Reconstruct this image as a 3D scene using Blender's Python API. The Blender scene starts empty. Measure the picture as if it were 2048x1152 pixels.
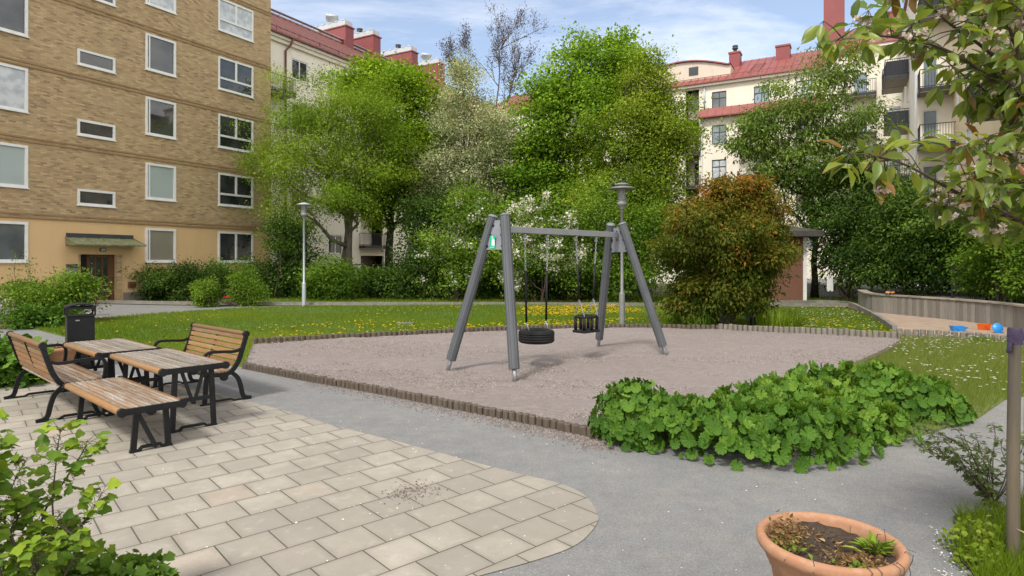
import bpy, bmesh, math, random
import numpy as np
from mathutils import Vector, Matrix

rng = np.random.default_rng(11)
random.seed(11)
PI = math.pi
H, FPX, HY = 1.85, 1241.0, 525.0            # eye height, focal length and horizon of the 2048 px photograph
sc = bpy.context.scene
COL = sc.collection

def G(px, py, z=0.0):                        # ground point seen at a pixel of the photograph
    d = (H - z) * FPX / (py - HY)
    return ((px - 1024) / FPX * d, d)
def P3(px, py, d):                           # point at distance d
    return Vector(((px - 1024) / FPX * d, d, H + (HY - py) / FPX * d))

# ------------------------------------------------------------------ object helpers
def link(o, parent=None):
    COL.objects.link(o)
    if parent is not None:
        o.parent = parent
    return o
def tag(o, label=None, cat=None, group=None, kind=None):
    if label: o['label'] = label
    if cat: o['category'] = cat
    if group: o['group'] = group
    if kind: o['kind'] = kind
    return o
def thing(name, label, cat, loc=(0, 0, 0), rz=0.0, group=None):
    o = bpy.data.objects.new(name, None)
    o.empty_display_size = 0.2
    o.location = loc
    o.rotation_euler = (0, 0, rz)
    link(o)
    return tag(o, label, cat, group)
def copy_tree(o, parent=None):
    c = o.copy()
    link(c, parent)
    for ch in list(o.children):
        copy_tree(ch, c)
    return c

class MB:
    """collects faces and links them as ONE mesh object"""
    def __init__(s):
        s.v = []; s.f = []; s.m = []; s.sm = []
    def add(s, vs, fs, m=0, smooth=False):
        b = len(s.v)
        s.v.extend([tuple(v) for v in vs])
        for f in fs:
            s.f.append(tuple(i + b for i in f)); s.m.append(m); s.sm.append(smooth)
        return s
    def box(s, c, size, rz=0.0, m=0, mat=None):
        hx, hy, hz = size[0] / 2, size[1] / 2, size[2] / 2
        vs = [Vector((x, y, z)) for z in (-hz, hz) for y in (-hy, hy) for x in (-hx, hx)]
        R = mat if mat is not None else Matrix.Rotation(rz, 3, 'Z')
        vs = [R @ v + Vector(c) for v in vs]
        return s.add(vs, [(0, 2, 3, 1), (4, 5, 7, 6), (0, 1, 5, 4), (2, 6, 7, 3), (0, 4, 6, 2), (1, 3, 7, 5)], m)
    def bb(s, x0, x1, y0, y1, z0, z1, m=0):
        return s.box(((x0 + x1) / 2, (y0 + y1) / 2, (z0 + z1) / 2), (x1 - x0, y1 - y0, z1 - z0), m=m)
    def tube(s, pts, radii, n=8, m=0, smooth=True, caps=True, flat=None, up=None):
        pts = [Vector(p) for p in pts]
        if not hasattr(radii, '__len__'): radii = [radii] * len(pts)
        vs = []; fs = []
        ref = Vector(up) if up is not None else None
        prev = None
        for i, p in enumerate(pts):
            t = (pts[min(i + 1, len(pts) - 1)] - pts[max(i - 1, 0)])
            if t.length < 1e-9: t = Vector((0, 0, 1))
            t.normalize()
            if ref is not None:
                a = ref - t * ref.dot(t)
            elif prev is None:
                a = Vector((1, 0, 0)) if abs(t.x) < 0.9 else Vector((0, 1, 0)); a = a - t * a.dot(t)
            else:
                a = prev - t * prev.dot(t)
            a.normalize(); prev = a
            b = t.cross(a)
            for k in range(n):
                th = 2 * PI * (k + .5) / n
                ca, sa = math.cos(th), math.sin(th)
                if flat is not None: ca *= flat[0]; sa *= flat[1]
                vs.append(p + (a * ca + b * sa) * radii[i])
        for i in range(len(pts) - 1):
            for k in range(n):
                k2 = (k + 1) % n
                fs.append((i * n + k, i * n + k2, (i + 1) * n + k2, (i + 1) * n + k))
        s.add(vs, fs, m, smooth)
        if caps:
            e = len(pts) - 1
            b0 = len(s.v) - len(vs)
            s.f.append(tuple(b0 + k for k in reversed(range(n)))); s.m.append(m); s.sm.append(False)
            s.f.append(tuple(b0 + e * n + k for k in range(n))); s.m.append(m); s.sm.append(False)
        return s
    def bar(s, pts, w, t, axis=(1, 0, 0), m=0):
        """rectangular bar swept along pts: t across the given axis, w in the plane of the path"""
        r = math.sqrt(2)
        return s.tube(pts, 1.0, n=4, m=m, smooth=False, flat=(t / 2 * r, w / 2 * r), up=axis)
    def lathe(s, prof, c=(0, 0, 0), n=32, m=0, smooth=True, cap=False):
        vs = []; fs = []
        for r, z in prof:
            for k in range(n):
                th = 2 * PI * k / n
                vs.append((c[0] + r * math.cos(th), c[1] + r * math.sin(th), c[2] + z))
        for i in range(len(prof) - 1):
            for k in range(n):
                k2 = (k + 1) % n
                fs.append((i * n + k, i * n + k2, (i + 1) * n + k2, (i + 1) * n + k))
        s.add(vs, fs, m, smooth)
        if cap:
            e = (len(prof) - 1) * n; b0 = len(s.v) - len(vs)
            s.f.append(tuple(b0 + e + k for k in range(n))); s.m.append(m); s.sm.append(False)
            s.f.append(tuple(b0 + k for k in reversed(range(n)))); s.m.append(m); s.sm.append(False)
        return s
    def prism(s, poly, z0, z1, m=0, bottom=True):
        n = len(poly)
        ar = sum(poly[i][0] * poly[(i + 1) % n][1] - poly[(i + 1) % n][0] * poly[i][1] for i in range(n))
        if ar < 0: poly = poly[::-1]
        vs = [(p[0], p[1], z0) for p in poly] + [(p[0], p[1], z1) for p in poly]
        fs = [tuple(range(n, 2 * n))]
        if bottom: fs.append(tuple(reversed(range(n))))
        for i in range(n):
            j = (i + 1) % n
            fs.append((i, j, n + j, n + i))
        return s.add(vs, fs, m)
    def build(s, name, mat, parent=None, bevel=0.0, seg=2):
        me = bpy.data.meshes.new(name)
        me.from_pydata(s.v, [], s.f)
        mats = mat if isinstance(mat, (list, tuple)) else [mat]
        for k in mats: me.materials.append(k)
        me.polygons.foreach_set('material_index', s.m)
        me.polygons.foreach_set('use_smooth', s.sm)
        me.update()
        o = bpy.data.objects.new(name, me)
        link(o, parent)
        if bevel:
            b = o.modifiers.new('bevel', 'BEVEL'); b.width = bevel; b.segments = seg; b.limit_method = 'ANGLE'
        return o

def smooth_line(pts, k=6, closed=False):
    pts = [Vector((p[0], p[1], p[2] if len(p) > 2 else 0)) for p in pts]
    n = len(pts); out = []
    rngs = range(n) if closed else range(n - 1)
    for i in rngs:
        if closed:
            a, b, c, d = pts[(i - 1) % n], pts[i], pts[(i + 1) % n], pts[(i + 2) % n]
        else:
            a, b, c, d = pts[max(i - 1, 0)], pts[i], pts[i + 1], pts[min(i + 2, n - 1)]
        for j in range(k):
            t = j / k
            out.append(0.5 * ((2 * b) + (c - a) * t + (2 * a - 5 * b + 4 * c - d) * t * t + (3 * b - a - 3 * c + d) * t ** 3))
    if not closed: out.append(pts[-1])
    return out
def spaced(pts, step):
    """points every step metres along a polyline, with heading"""
    pts = [Vector((p[0], p[1], 0)) for p in pts]
    out = []; carry = 0.0
    for a, b in zip(pts[:-1], pts[1:]):
        L = (b - a).length
        if L < 1e-9: continue
        t = carry
        while t < L:
            q = a + (b - a) * (t / L)
            out.append((q.x, q.y, math.atan2(b.y - a.y, b.x - a.x)))
            t += step
        carry = t - L
    return out

# ------------------------------------------------------------------ materials
def new_mat(name):
    m = bpy.data.materials.new(name); m.use_nodes = True
    nt = m.node_tree; nt.nodes.clear()
    out = nt.nodes.new('ShaderNodeOutputMaterial')
    b = nt.nodes.new('ShaderNodeBsdfPrincipled')
    nt.links.new(b.outputs[0], out.inputs[0])
    return m, nt, b, out
def N(nt, t, **kw):
    n = nt.nodes.new(t)
    for k, v in kw.items():
        if k in n.inputs.keys() if hasattr(n.inputs, 'keys') else False: n.inputs[k].default_value = v
        else: setattr(n, k, v)
    return n
def rgba(c): return (c[0], c[1], c[2], 1.0)
def ramp(nt, fac, stops):
    r = nt.nodes.new('ShaderNodeValToRGB')
    el = r.color_ramp.elements
    while len(el) < len(stops): el.new(0.5)
    for e, (p, c) in zip(el, stops):
        e.position = p; e.color = rgba(c) if hasattr(c, '__len__') else (c, c, c, 1)
    nt.links.new(fac, r.inputs[0])
    return r
def mixc(nt, fac, a, b, blend='MIX'):
    m = nt.nodes.new('ShaderNodeMix'); m.data_type = 'RGBA'; m.blend_type = blend
    for sock, val in ((m.inputs[0], fac), (m.inputs[6], a), (m.inputs[7], b)):
        if isinstance(val, (int, float)): sock.default_value = val
        elif hasattr(val, '__len__'): sock.default_value = rgba(val)
        else: nt.links.new(val, sock)
    return m.outputs[2]
def noise(nt, vec, scale, detail=4, rough=0.55, dist=0.0):
    n = nt.nodes.new('ShaderNodeTexNoise')
    n.inputs['Scale'].default_value = scale; n.inputs['Detail'].default_value = detail
    n.inputs['Roughness'].default_value = rough; n.inputs['Distortion'].default_value = dist
    if vec is not None: nt.links.new(vec, n.inputs['Vector'])
    return n.outputs['Fac']
def coords(nt, scale=(1, 1, 1), loc=(0, 0, 0), kind='Object', per_object=False):
    tc = nt.nodes.new('ShaderNodeTexCoord')
    mp = nt.nodes.new('ShaderNodeMapping')
    mp.inputs['Scale'].default_value = scale; mp.inputs['Location'].default_value = loc
    nt.links.new(tc.outputs[kind], mp.inputs['Vector'])
    if per_object:
        oi = nt.nodes.new('ShaderNodeObjectInfo')
        ml = nt.nodes.new('ShaderNodeMath'); ml.operation = 'MULTIPLY'; ml.inputs[1].default_value = 37.0
        nt.links.new(oi.outputs['Random'], ml.inputs[0])
        ad = nt.nodes.new('ShaderNodeVectorMath'); ad.operation = 'ADD'
        nt.links.new(mp.outputs[0], ad.inputs[0]); nt.links.new(ml.outputs[0], ad.inputs[1])
        return ad.outputs[0]
    return mp.outputs[0]
def bump(nt, bsdf, hgt, strength=0.3, dist=0.01):
    b = nt.nodes.new('ShaderNodeBump')
    b.inputs['Strength'].default_value = strength; b.inputs['Distance'].default_value = dist
    nt.links.new(hgt, b.inputs['Height']); nt.links.new(b.outputs[0], bsdf.inputs['Normal'])
def pmat(name, c1, c2=None, scale=3.0, rough=0.6, metal=0.0, spec=0.4, bs=0.0, bscale=None, bdist=0.01,
         stretch=(1, 1, 1), speck=None, per_object=False, lo=0.35, hi=0.65):
    """plain procedural surface: two colours mixed by noise, optional fine speckle and bump"""
    m, nt, b, out = new_mat(name)
    b.inputs['Roughness'].default_value = rough; b.inputs['Metallic'].default_value = metal
    b.inputs['Specular IOR Level'].default_value = spec
    v = coords(nt, stretch, per_object=per_object)
    c2 = c2 or tuple(x * 0.82 for x in c1)
    f = noise(nt, v, scale, 6, 0.6)
    col = ramp(nt, f, [(lo, c1), (hi, c2)]).outputs[0]
    if speck:
        sscale, scol, amt = speck
        f2 = noise(nt, v, sscale, 2, 0.6)
        r2 = ramp(nt, f2, [(0.5, 0.0), (0.62, amt)]).outputs[0]
        col = mixc(nt, r2, col, scol)
    nt.links.new(col, b.inputs['Base Color'])
    if bs:
        h = noise(nt, v, bscale or scale * 4, 5, 0.6)
        bump(nt, b, h, bs, bdist)
    return m
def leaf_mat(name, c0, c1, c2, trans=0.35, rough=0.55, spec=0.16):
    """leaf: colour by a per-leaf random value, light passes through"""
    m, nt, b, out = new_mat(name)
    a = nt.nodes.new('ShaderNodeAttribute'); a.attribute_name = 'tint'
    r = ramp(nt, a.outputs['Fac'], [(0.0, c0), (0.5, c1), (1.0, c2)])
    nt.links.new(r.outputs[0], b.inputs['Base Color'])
    b.inputs['Roughness'].default_value = rough; b.inputs['Specular IOR Level'].default_value = spec
    t = nt.nodes.new('ShaderNodeBsdfTranslucent')
    warm = mixc(nt, 1.0, r.outputs[0], (1.25, 1.15, 0.55), 'MULTIPLY')
    nt.links.new(warm, t.inputs['Color'])
    mx = nt.nodes.new('ShaderNodeMixShader'); mx.inputs[0].default_value = trans
    nt.links.new(b.outputs[0], mx.inputs[1]); nt.links.new(t.outputs[0], mx.inputs[2])
    nt.links.new(mx.outputs[0], out.inputs[0])
    return m

# ------------------------------------------------------------------ foliage helpers (numpy)
def nrm(a): return a / np.maximum(np.linalg.norm(a, axis=1, keepdims=True), 1e-9)
DIAMOND = (np.array([[0, 0, 0], [.45, .5, .10], [1, 0, -.05], [.45, -.5, .10]]), [(0, 3, 2, 1)])
BLADE = (np.array([[0, .5, 0], [0, -.5, 0], [1, 0, 0]]), [(0, 1, 2)])
OVATE = (np.array([[0, 0, 0], [.22, .33, .05], [.55, .40, .05], [.82, .2, -.07], [1, 0, -.20], [.82, -.2, -.07], [.55, -.40, .05], [.22, -.33, .05],
                   [.3, 0, -.03], [.65, 0, -.05]]),
         [(0, 8, 1), (1, 8, 9, 2), (2, 9, 3), (3, 9, 4), (0, 7, 8), (7, 6, 9, 8), (6, 5, 9), (5, 4, 9)])
def lobed(lobes=5, depth=.3, per=4, cup=.06, petal=(1.0, .8, .62)):
    """palmate leaf blade fanned round the stalk, serrated"""
    vs = [(.30, 0, -.03)]; n = lobes * per
    for i in range(n + 1):
        th = -2.5 + 5.0 * i / n
        ph = (i / per) % 1.0
        k = abs((i / per) - lobes / 2) / (lobes / 2)
        size = .72 - .22 * k
        r = size * (1 - depth * (0.5 + 0.5 * math.cos(2 * PI * ph))) * (1 + .07 * (-1) ** i)
        vs.append((.30 + r * math.cos(th), r * math.sin(th), cup * math.cos(2 * PI * ph) - .08 * r * r))
    vs.append((0, 0, -.05))
    fs = [(0, i, i + 1) for i in range(1, n + 1)]
    fs += [(0, n + 1, n + 2), (0, n + 2, 1)]
    return (np.array(vs), fs)
def scalloped(lobes=9, per=4):
    vs = [(0, 0, -.10)]; n = lobes * per
    for ring, rr in ((0, .55), (1, 1.0)):
        for i in range(n):
            th = PI * .06 + (2 * PI - PI * .12) * i / (n - 1)
            ph = (i / per) % 1.0
            pl = math.cos(2 * PI * ph)
            r = rr * (.5 - (.06 if ring else .0) * (0.5 + .5 * pl)) * (1 + (.03 * (-1) ** i if ring else 0))
            z = (.0 if ring == 0 else .06) - .05 * pl * rr
            vs.append((-r * math.cos(th), r * math.sin(th), z))
    fs = []
    for i in range(n - 1):
        fs.append((0, 1 + i, 2 + i))
        fs.append((1 + i, 1 + n + i, 2 + n + i, 2 + i))
    return (np.array(vs), fs)

def leaf_object(name, mat, parent, P, A, B, L, W, tmpl, tint, smooth=False, mats=None, midx=None):
    """one mesh of len(P) leaves: A long axis, B facing, L length, W width ratio"""
    T, F = tmpl
    n, k = len(P), len(T)
    A = nrm(A); B = B - A * (A * B).sum(1, keepdims=True); B = nrm(B); C = np.cross(B, A)
    L = np.broadcast_to(np.asarray(L, float), (n,)); W = np.broadcast_to(np.asarray(W, float), (n,))
    V = (P[:, None, :] + A[:, None, :] * (T[None, :, 0:1] * L[:, None, None])
         + C[:, None, :] * (T[None, :, 1:2] * (L * W)[:, None, None]) + B[:, None, :] * (T[None, :, 2:3] * L[:, None, None]))
    tot = np.array([len(f) for f in F]); flat = np.concatenate([np.array(f) for f in F])
    idx = (flat[None, :] + (np.arange(n) * k)[:, None]).ravel()
    totals = np.tile(tot, n); starts = np.concatenate([[0], np.cumsum(totals)[:-1]])
    me = bpy.data.meshes.new(name)
    me.vertices.add(n * k); me.vertices.foreach_set('co', V.ravel().astype(np.float32))
    me.loops.add(len(idx)); me.loops.foreach_set('vertex_index', idx.astype(np.int32))
    me.polygons.add(len(totals)); me.polygons.foreach_set('loop_start', starts.astype(np.int32))
    me.polygons.foreach_set('loop_total', totals.astype(np.int32))
    for mm in (mats or [mat]): me.materials.append(mm)
    if midx is not None: me.polygons.foreach_set('material_index', np.repeat(midx, len(F)).astype(np.int32))
    me.polygons.foreach_set('use_smooth', np.full(len(totals), smooth))
    at = me.attributes.new('tint', 'FLOAT', 'FACE')
    at.data.foreach_set('value', np.repeat(np.clip(tint, 0, 1), len(F)).astype(np.float32))
    me.update(calc_edges=True)
    o = bpy.data.objects.new(name, me)
    return link(o, parent)

class Lumps:
    """smooth random field used for gaps and clumps"""
    def __init__(s, freq, k=10, seed=0):
        r = np.random.default_rng(seed); s.w = nrm(r.normal(size=(k, 3))) * freq * r.uniform(.6, 1.5, (k, 1)); s.p = r.uniform(0, 6.28, k)
    def __call__(s, P): return np.sin(P @ s.w.T + s.p).sum(1) / math.sqrt(len(s.p))

def blob_points(blobs, n, r, shell=.5, rough=.16, gap=0.0, freq=1.2, seed=0):
    """n points in the union of ellipsoids (x,y,z,rx,ry,rz), biased to the outside; rough ragged outline; gaps where the field is low"""
    B = np.array(blobs, float)
    w = (B[:, 3] * B[:, 4] + B[:, 3] * B[:, 5] + B[:, 4] * B[:, 5]); w /= w.sum()
    f = Lumps(freq, seed=seed); f2 = Lumps(freq * 2.6, seed=seed + 1)
    out = []; outn = []; outi = []
    need = n
    while need > 0:
        m = int(need * 1.6) + 50
        i = r.choice(len(B), m, p=w)
        dirs = nrm(r.normal(size=(m, 3)))
        rad = (shell + (1 - shell) * r.random(m)) ** 0.8
        P = B[i, :3] + dirs * B[i, 3:6] * rad[:, None]
        P = P + dirs * B[i, 3:6] * (rough * (.6 * f(P) + .6 * f2(P)))[:, None] * (rad ** 2)[:, None]
        keep = f2(P) + .6 * f(P) > (-1.6 + gap)
        P = P[keep]; dirs = dirs[keep]; i = i[keep]
        out.append(P[:need]); outn.append(dirs[:need]); outi.append(i[:need]); need -= len(P[:need])
    return np.concatenate(out), np.concatenate(outn), np.concatenate(outi)

def foliage(name, mat, parent, blobs, ncl, lpc, cr, leaf, wr=.6, tmpl=DIAMOND, shell=.5, rough=.16, gap=0.0, freq=1.2, droop=.25,
            up=.55, seed=0, squash=.6, tint0=.5, tspread=.22, tleaf=.16, origin=(0, 0, 0), smooth=False, top_tint=0.0, jitter=.3, nsub=18, fill=.2, subr=.33):
    """boughs on the outside of every blob, leaf clusters on the boughs: light tops, dark undersides and gaps between"""
    r = np.random.default_rng(seed)
    B = np.array(blobs, float); S, SN, SR, SB = [], [], [], []
    lf = Lumps(freq, seed=seed)
    for bi, b in enumerate(B):
        k = nsub
        dirs = nrm(r.normal(size=(k * 2, 3)) + [0, 0, .15])
        sel = [0]
        for q in range(1, len(dirs)):                      # keep directions apart
            if len(sel) < k and np.min(np.linalg.norm(dirs[sel] - dirs[q], axis=1)) > .38: sel.append(q)
        dirs = dirs[sel]; k = len(dirs)
        rad = r.uniform(.50, 1.02, k) + rough * r.normal(size=k)
        S.append(b[:3] + dirs * b[3:6] * rad[:, None]); SN.append(dirs); SR.append(subr * b[3:6].mean() * r.uniform(.65, 1.3, k)); SB.append(np.full(k, bi))
    S = np.concatenate(S); SN = np.concatenate(SN); SR = np.concatenate(SR)
    n1 = int(ncl * (1 - fill)); w = SR ** 2; w /= w.sum(); si = r.choice(len(S), n1, p=w)
    d1 = nrm(r.normal(size=(n1, 3)) + [0, 0, .45])
    C1 = S[si] + d1 * SR[si, None] * np.array([1.1, 1.1, .78]) * r.uniform(.5, 1.05, n1)[:, None]
    C1 += nrm(SN[si] * [1, 1, .3]) * (SR[si] * np.abs(r.normal(size=n1)) * .55 * (r.random(n1) < .38))[:, None]     # shoots that stick out
    N1 = nrm(d1 * .8 + SN[si] * .5)
    C2, N2, _ = blob_points(blobs, ncl - n1, r, .15, rough, gap, freq, seed)
    C = np.concatenate([C1, C2]); Dn = np.concatenate([N1, N2])
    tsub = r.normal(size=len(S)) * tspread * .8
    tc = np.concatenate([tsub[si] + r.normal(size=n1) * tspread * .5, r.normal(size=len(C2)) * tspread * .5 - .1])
    n = len(C) * lpc
    off = r.normal(size=(n, 3)) * cr; off[:, 2] *= squash
    P = np.repeat(C, lpc, 0) + off
    P[:, 2] = np.maximum(P[:, 2], .04)
    D = np.repeat(Dn, lpc, 0)
    A = nrm(off) * .7 + D * .5 + r.normal(size=(n, 3)) * .55; A[:, 2] -= droop
    Bn = r.normal(size=(n, 3)) * .32 + D * .8; Bn[:, 2] += up
    L = leaf * (1 + jitter * r.normal(size=n)).clip(.45, 1.7)
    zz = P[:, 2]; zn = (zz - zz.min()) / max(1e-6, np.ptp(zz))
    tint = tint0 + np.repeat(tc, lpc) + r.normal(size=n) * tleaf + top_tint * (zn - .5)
    return leaf_object(name, mat, parent, P - np.array(origin), A, Bn, L, wr, tmpl, tint, smooth), C

def wobble(a, b, k, amp, r):
    a, b = np.array(a, float), np.array(b, float)
    L = np.linalg.norm(b - a)
    pts = [a + (b - a) * t for t in np.linspace(0, 1, k)]
    for i in range(1, k - 1): pts[i] = pts[i] + r.normal(size=3) * amp * L
    return pts

def tree(name, label, cat, base, blobs, mat, bark, ncl, lpc, cr, leaf, trunk_r=.18, fork=.35, group=None, seed=1, lean=(0, 0), stems=1, twigs=60,
         crown_name='crown', extra=None, **kw):
    """tapered trunk with limbs to every clump of the crown, and a crown of leaf clusters"""
    r = np.random.default_rng(seed)
    root = thing(name, label, cat, (base[0], base[1], 0), 0, group)
    o = np.array([base[0], base[1], 0.0])
    B = np.array(blobs, float)
    cro, C = foliage(crown_name, mat, root, blobs, ncl, lpc, cr, leaf, origin=o, seed=seed, **kw)
    mb = MB()
    zc = B[:, 2].min(); zlow = (B[:, 2] - B[:, 5]).min()
    top = np.array([B[:, 0].mean(), B[:, 1].mean(), B[:, 2].mean() + .6 * (B[:, 2].max() - B[:, 2].mean())])
    hf = max(.25, zlow + (zc - zlow) * fork)
    for sidx in range(stems):
        sp = np.array([r.normal() * .12 * (stems > 1), r.normal() * .12 * (stems > 1), 0])
        bpt = sp
        fk = np.array([lean[0], lean[1], hf]) + sp * 4
        path = [bpt - np.array([0, 0, .1])] + wobble(bpt, fk, 5, .02, r)[1:] + wobble(fk, top - o + sp * 2, 6, .03, r)[1:]
        n = len(path)
        rad = [trunk_r * (1.35 if i == 0 else 1.0) * (1 - .93 * i / (n - 1)) for i in range(n)]
        mb.tube(path, rad, 9)
        spine = path[3:]
        for bi in range(len(B)):
            if stems > 1 and bi % stems != sidx: continue
            c = B[bi, :3] - o
            s0 = spine[0] if c[2] < hf + (top[2] - hf) * .5 else spine[min(2, len(spine) - 1)]
            pth = wobble(s0, c, 5, .05, r)
            mb.tube(pth, [trunk_r * (.55 - .42 * i / 4) for i in range(5)], 6)
            sel = C[np.linalg.norm(C - B[bi, :3], axis=1) < B[bi, 3:6].max() * 1.1]
            if len(sel):
                for q in sel[r.choice(len(sel), min(len(sel), max(3, twigs // len(B))), replace=False)]:
                    j = r.integers(1, 5)
                    e = q - o
                    mb.tube(wobble(pth[j], e, 4, .07, r), [trunk_r * .13, trunk_r * .09, trunk_r * .06, trunk_r * .025], 4, caps=False)
    mb.build('trunk', bark, root)
    if extra: extra(root, o, C, r)
    return root
def PB(px, py, d, rx, ry, rd=None):
    c = P3(px, py, d); k = d / FPX
    return (c.x, c.y, c.z, rx * k, (rd if rd else rx * k * .9), ry * k)
# ------------------------------------------------------------------ shared materials
M_black = pmat('black_iron', (.006, .0065, .008), (.011, .012, .015), 6, .45, .0, .28, bs=.12, bscale=60)
M_steel = pmat('galvanised_steel', (.36, .37, .39), (.28, .29, .31), 9, .42, .75, .5, bs=.05, bscale=40)
M_greypost = pmat('grey_profile', (.098, .104, .114), (.078, .083, .092), 4, .6, .0, .3, bs=.1, bscale=50, stretch=(1, 1, .3))
M_greycap = pmat('grey_cap', (.16, .17, .185), (.13, .14, .15), 7, .5)
M_groove = pmat('profile_groove', (.012, .013, .015), None, 5, .8)
M_greypaint = pmat('grey_paint', (.21, .225, .25), (.18, .195, .22), 5, .45, .1, .5, bs=.04, bscale=40)
M_rubber = pmat('rubber', (.008, .008, .009), (.014, .0135, .0135), 12, .62, 0, .25, bs=.2, bscale=60)
M_white = pmat('white_paint', (.74, .74, .73), (.66, .66, .64), 3, .45, bs=.04, bscale=30)
M_soil = pmat('soil', (.045, .030, .020), (.085, .06, .042), 9, .95, bs=1.0, bscale=40, bdist=.03)
M_terra = pmat('terracotta', (.39, .205, .115), (.315, .155, .085), 4, .72, spec=.3, bs=.12, bscale=50, speck=(16, (.47, .31, .21), .30), lo=.3, hi=.7)
M_bark = pmat('bark', (.085, .068, .052), (.15, .125, .10), 5, .9, bs=.8, bscale=14, bdist=.03, stretch=(1, 1, .35))
M_bark_dark = pmat('dark_bark', (.030, .025, .020), (.058, .05, .04), 5, .9, bs=.8, bscale=14, bdist=.03, stretch=(1, 1, .35))
M_twig = pmat('twig_bark', (.065, .042, .030), (.11, .08, .058), 8, .85, bs=.4, bscale=40)
M_petal = pmat('petal', (.80, .70, .71), (.86, .82, .80), 20, .7)

def wood(name, base, worn, grey, amt, scale=7.0, axis=0):
    """slatted timber: grain along the slats, varnish worn through in patches"""
    m, nt, b, out = new_mat(name)
    st = [9, 9, 9]; st[axis] = .8
    v = coords(nt, tuple(st)); v2 = coords(nt, tuple(7.0 if i != axis else .55 for i in range(3)))
    g = noise(nt, v, scale, 6, .65)
    col = ramp(nt, g, [(.3, base), (.7, worn)]).outputs[0]
    w = noise(nt, v2, 3.2, 7, .72)
    r = ramp(nt, w, [(amt - .10, 0.0), (amt + .12, 1.0)]).outputs[0]
    g2 = ramp(nt, noise(nt, v, scale * 1.7, 5, .6), [(.3, grey), (.75, tuple(x * .55 for x in grey))]).outputs[0]
    col = mixc(nt, r, col, g2)
    gi = nt.nodes.new('ShaderNodeNewGeometry')
    col = mixc(nt, 1.0, col, ramp(nt, gi.outputs['Random Per Island'], [(0.0, .70), (1.0, 1.18)]).outputs[0], 'MULTIPLY')
    nt.links.new(col, b.inputs['Base Color'])
    b.inputs['Roughness'].default_value = .62
    bump(nt, b, g, .35, .004)
    return m
M_varnish = wood('varnished_slats', (.275, .145, .055), (.205, .10, .036), (.32, .25, .175), .58)
M_varnish_edge = wood('varnished_edge', (.26, .13, .045), (.19, .09, .03), (.23, .17, .10), .55)
M_seat_worn = wood('worn_seat_slats', (.27, .14, .055), (.19, .095, .035), (.40, .355, .30), .48)
M_table_worn = wood('weathered_table_slats', (.22, .165, .115), (.14, .105, .075), (.34, .305, .265), .46)
M_plank = wood('grey_timber', (.24, .215, .18), (.17, .15, .125), (.29, .27, .235), .5, 6, axis=2)
M_log = wood('log_timber', (.105, .075, .052), (.055, .04, .028), (.15, .12, .093), .52, 6, axis=2)
M_loggrey = wood('grey_log_timber', (.19, .165, .135), (.115, .10, .08), (.26, .235, .20), .5, 6, axis=2)

# ------------------------------------------------------------------ the ground
def sheet(name, poly, z, mat, rz=0.0, off=(0, 0), edge=0.0):
    mb = MB()
    ca, sa = math.cos(-rz), math.sin(-rz)
    loc = [((x - off[0]) * ca - (y - off[1]) * sa, (x - off[0]) * sa + (y - off[1]) * ca) for x, y in poly]
    if edge: mb.prism(loc, -edge, 0.0, bottom=False)
    else:
        n = len(loc)
        ar = sum(loc[i][0] * loc[(i + 1) % n][1] - loc[(i + 1) % n][0] * loc[i][1] for i in range(n))
        mb.add([(x, y, 0) for x, y in (loc if ar > 0 else loc[::-1])], [tuple(range(n))])
    o = mb.build(name, mat)
    o.location = (off[0], off[1], z); o.rotation_euler = (0, 0, rz)
    return tag(o, kind='structure')

def grass_base(name, a, b, c, worn=.0):
    m, nt, bs, out = new_mat(name)
    v = coords(nt)
    f1 = noise(nt, v, .55, 4, .6); f2 = noise(nt, v, 22, 4, .7)
    col = mixc(nt, ramp(nt, f1, [(.38, 0.0), (.66, 1.0)]).outputs[0], a, b)
    col = mixc(nt, ramp(nt, f2, [(.40, 0.0), (.62, .8)]).outputs[0], col, c)
    if worn:
        f3 = noise(nt, coords(nt, (.35, 1.6, 1)), .6, 4, .6)
        col = mixc(nt, ramp(nt, f3, [(.58, 0.0), (.72, worn)]).outputs[0], col, (.20, .16, .09))
    nt.links.new(col, bs.inputs['Base Color']); bs.inputs['Roughness'].default_value = .9
    bump(nt, bs, f2, .8, .03)
    return m
M_verge = grass_base('verge_ground', (.07, .075, .03), (.085, .07, .045), (.045, .04, .025), .6)
M_ground = grass_base('far_ground', (.06, .075, .025), (.045, .055, .02), (.05, .04, .025))
M_lawn = grass_base('lawn_ground', (.088, .145, .011), (.12, .17, .016), (.06, .10, .010), .5)
M_rough = grass_base('rough_grass_ground', (.10, .145, .025), (.15, .16, .045), (.07, .10, .02), .5)

ang = [0.0]
disc = [(60 * math.cos(t) * 4, 60 * math.sin(t) * 4 + 20) for t in np.linspace(0, 2 * PI, 48, endpoint=False)]
sheet('ground', disc, -.03, M_ground)

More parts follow.
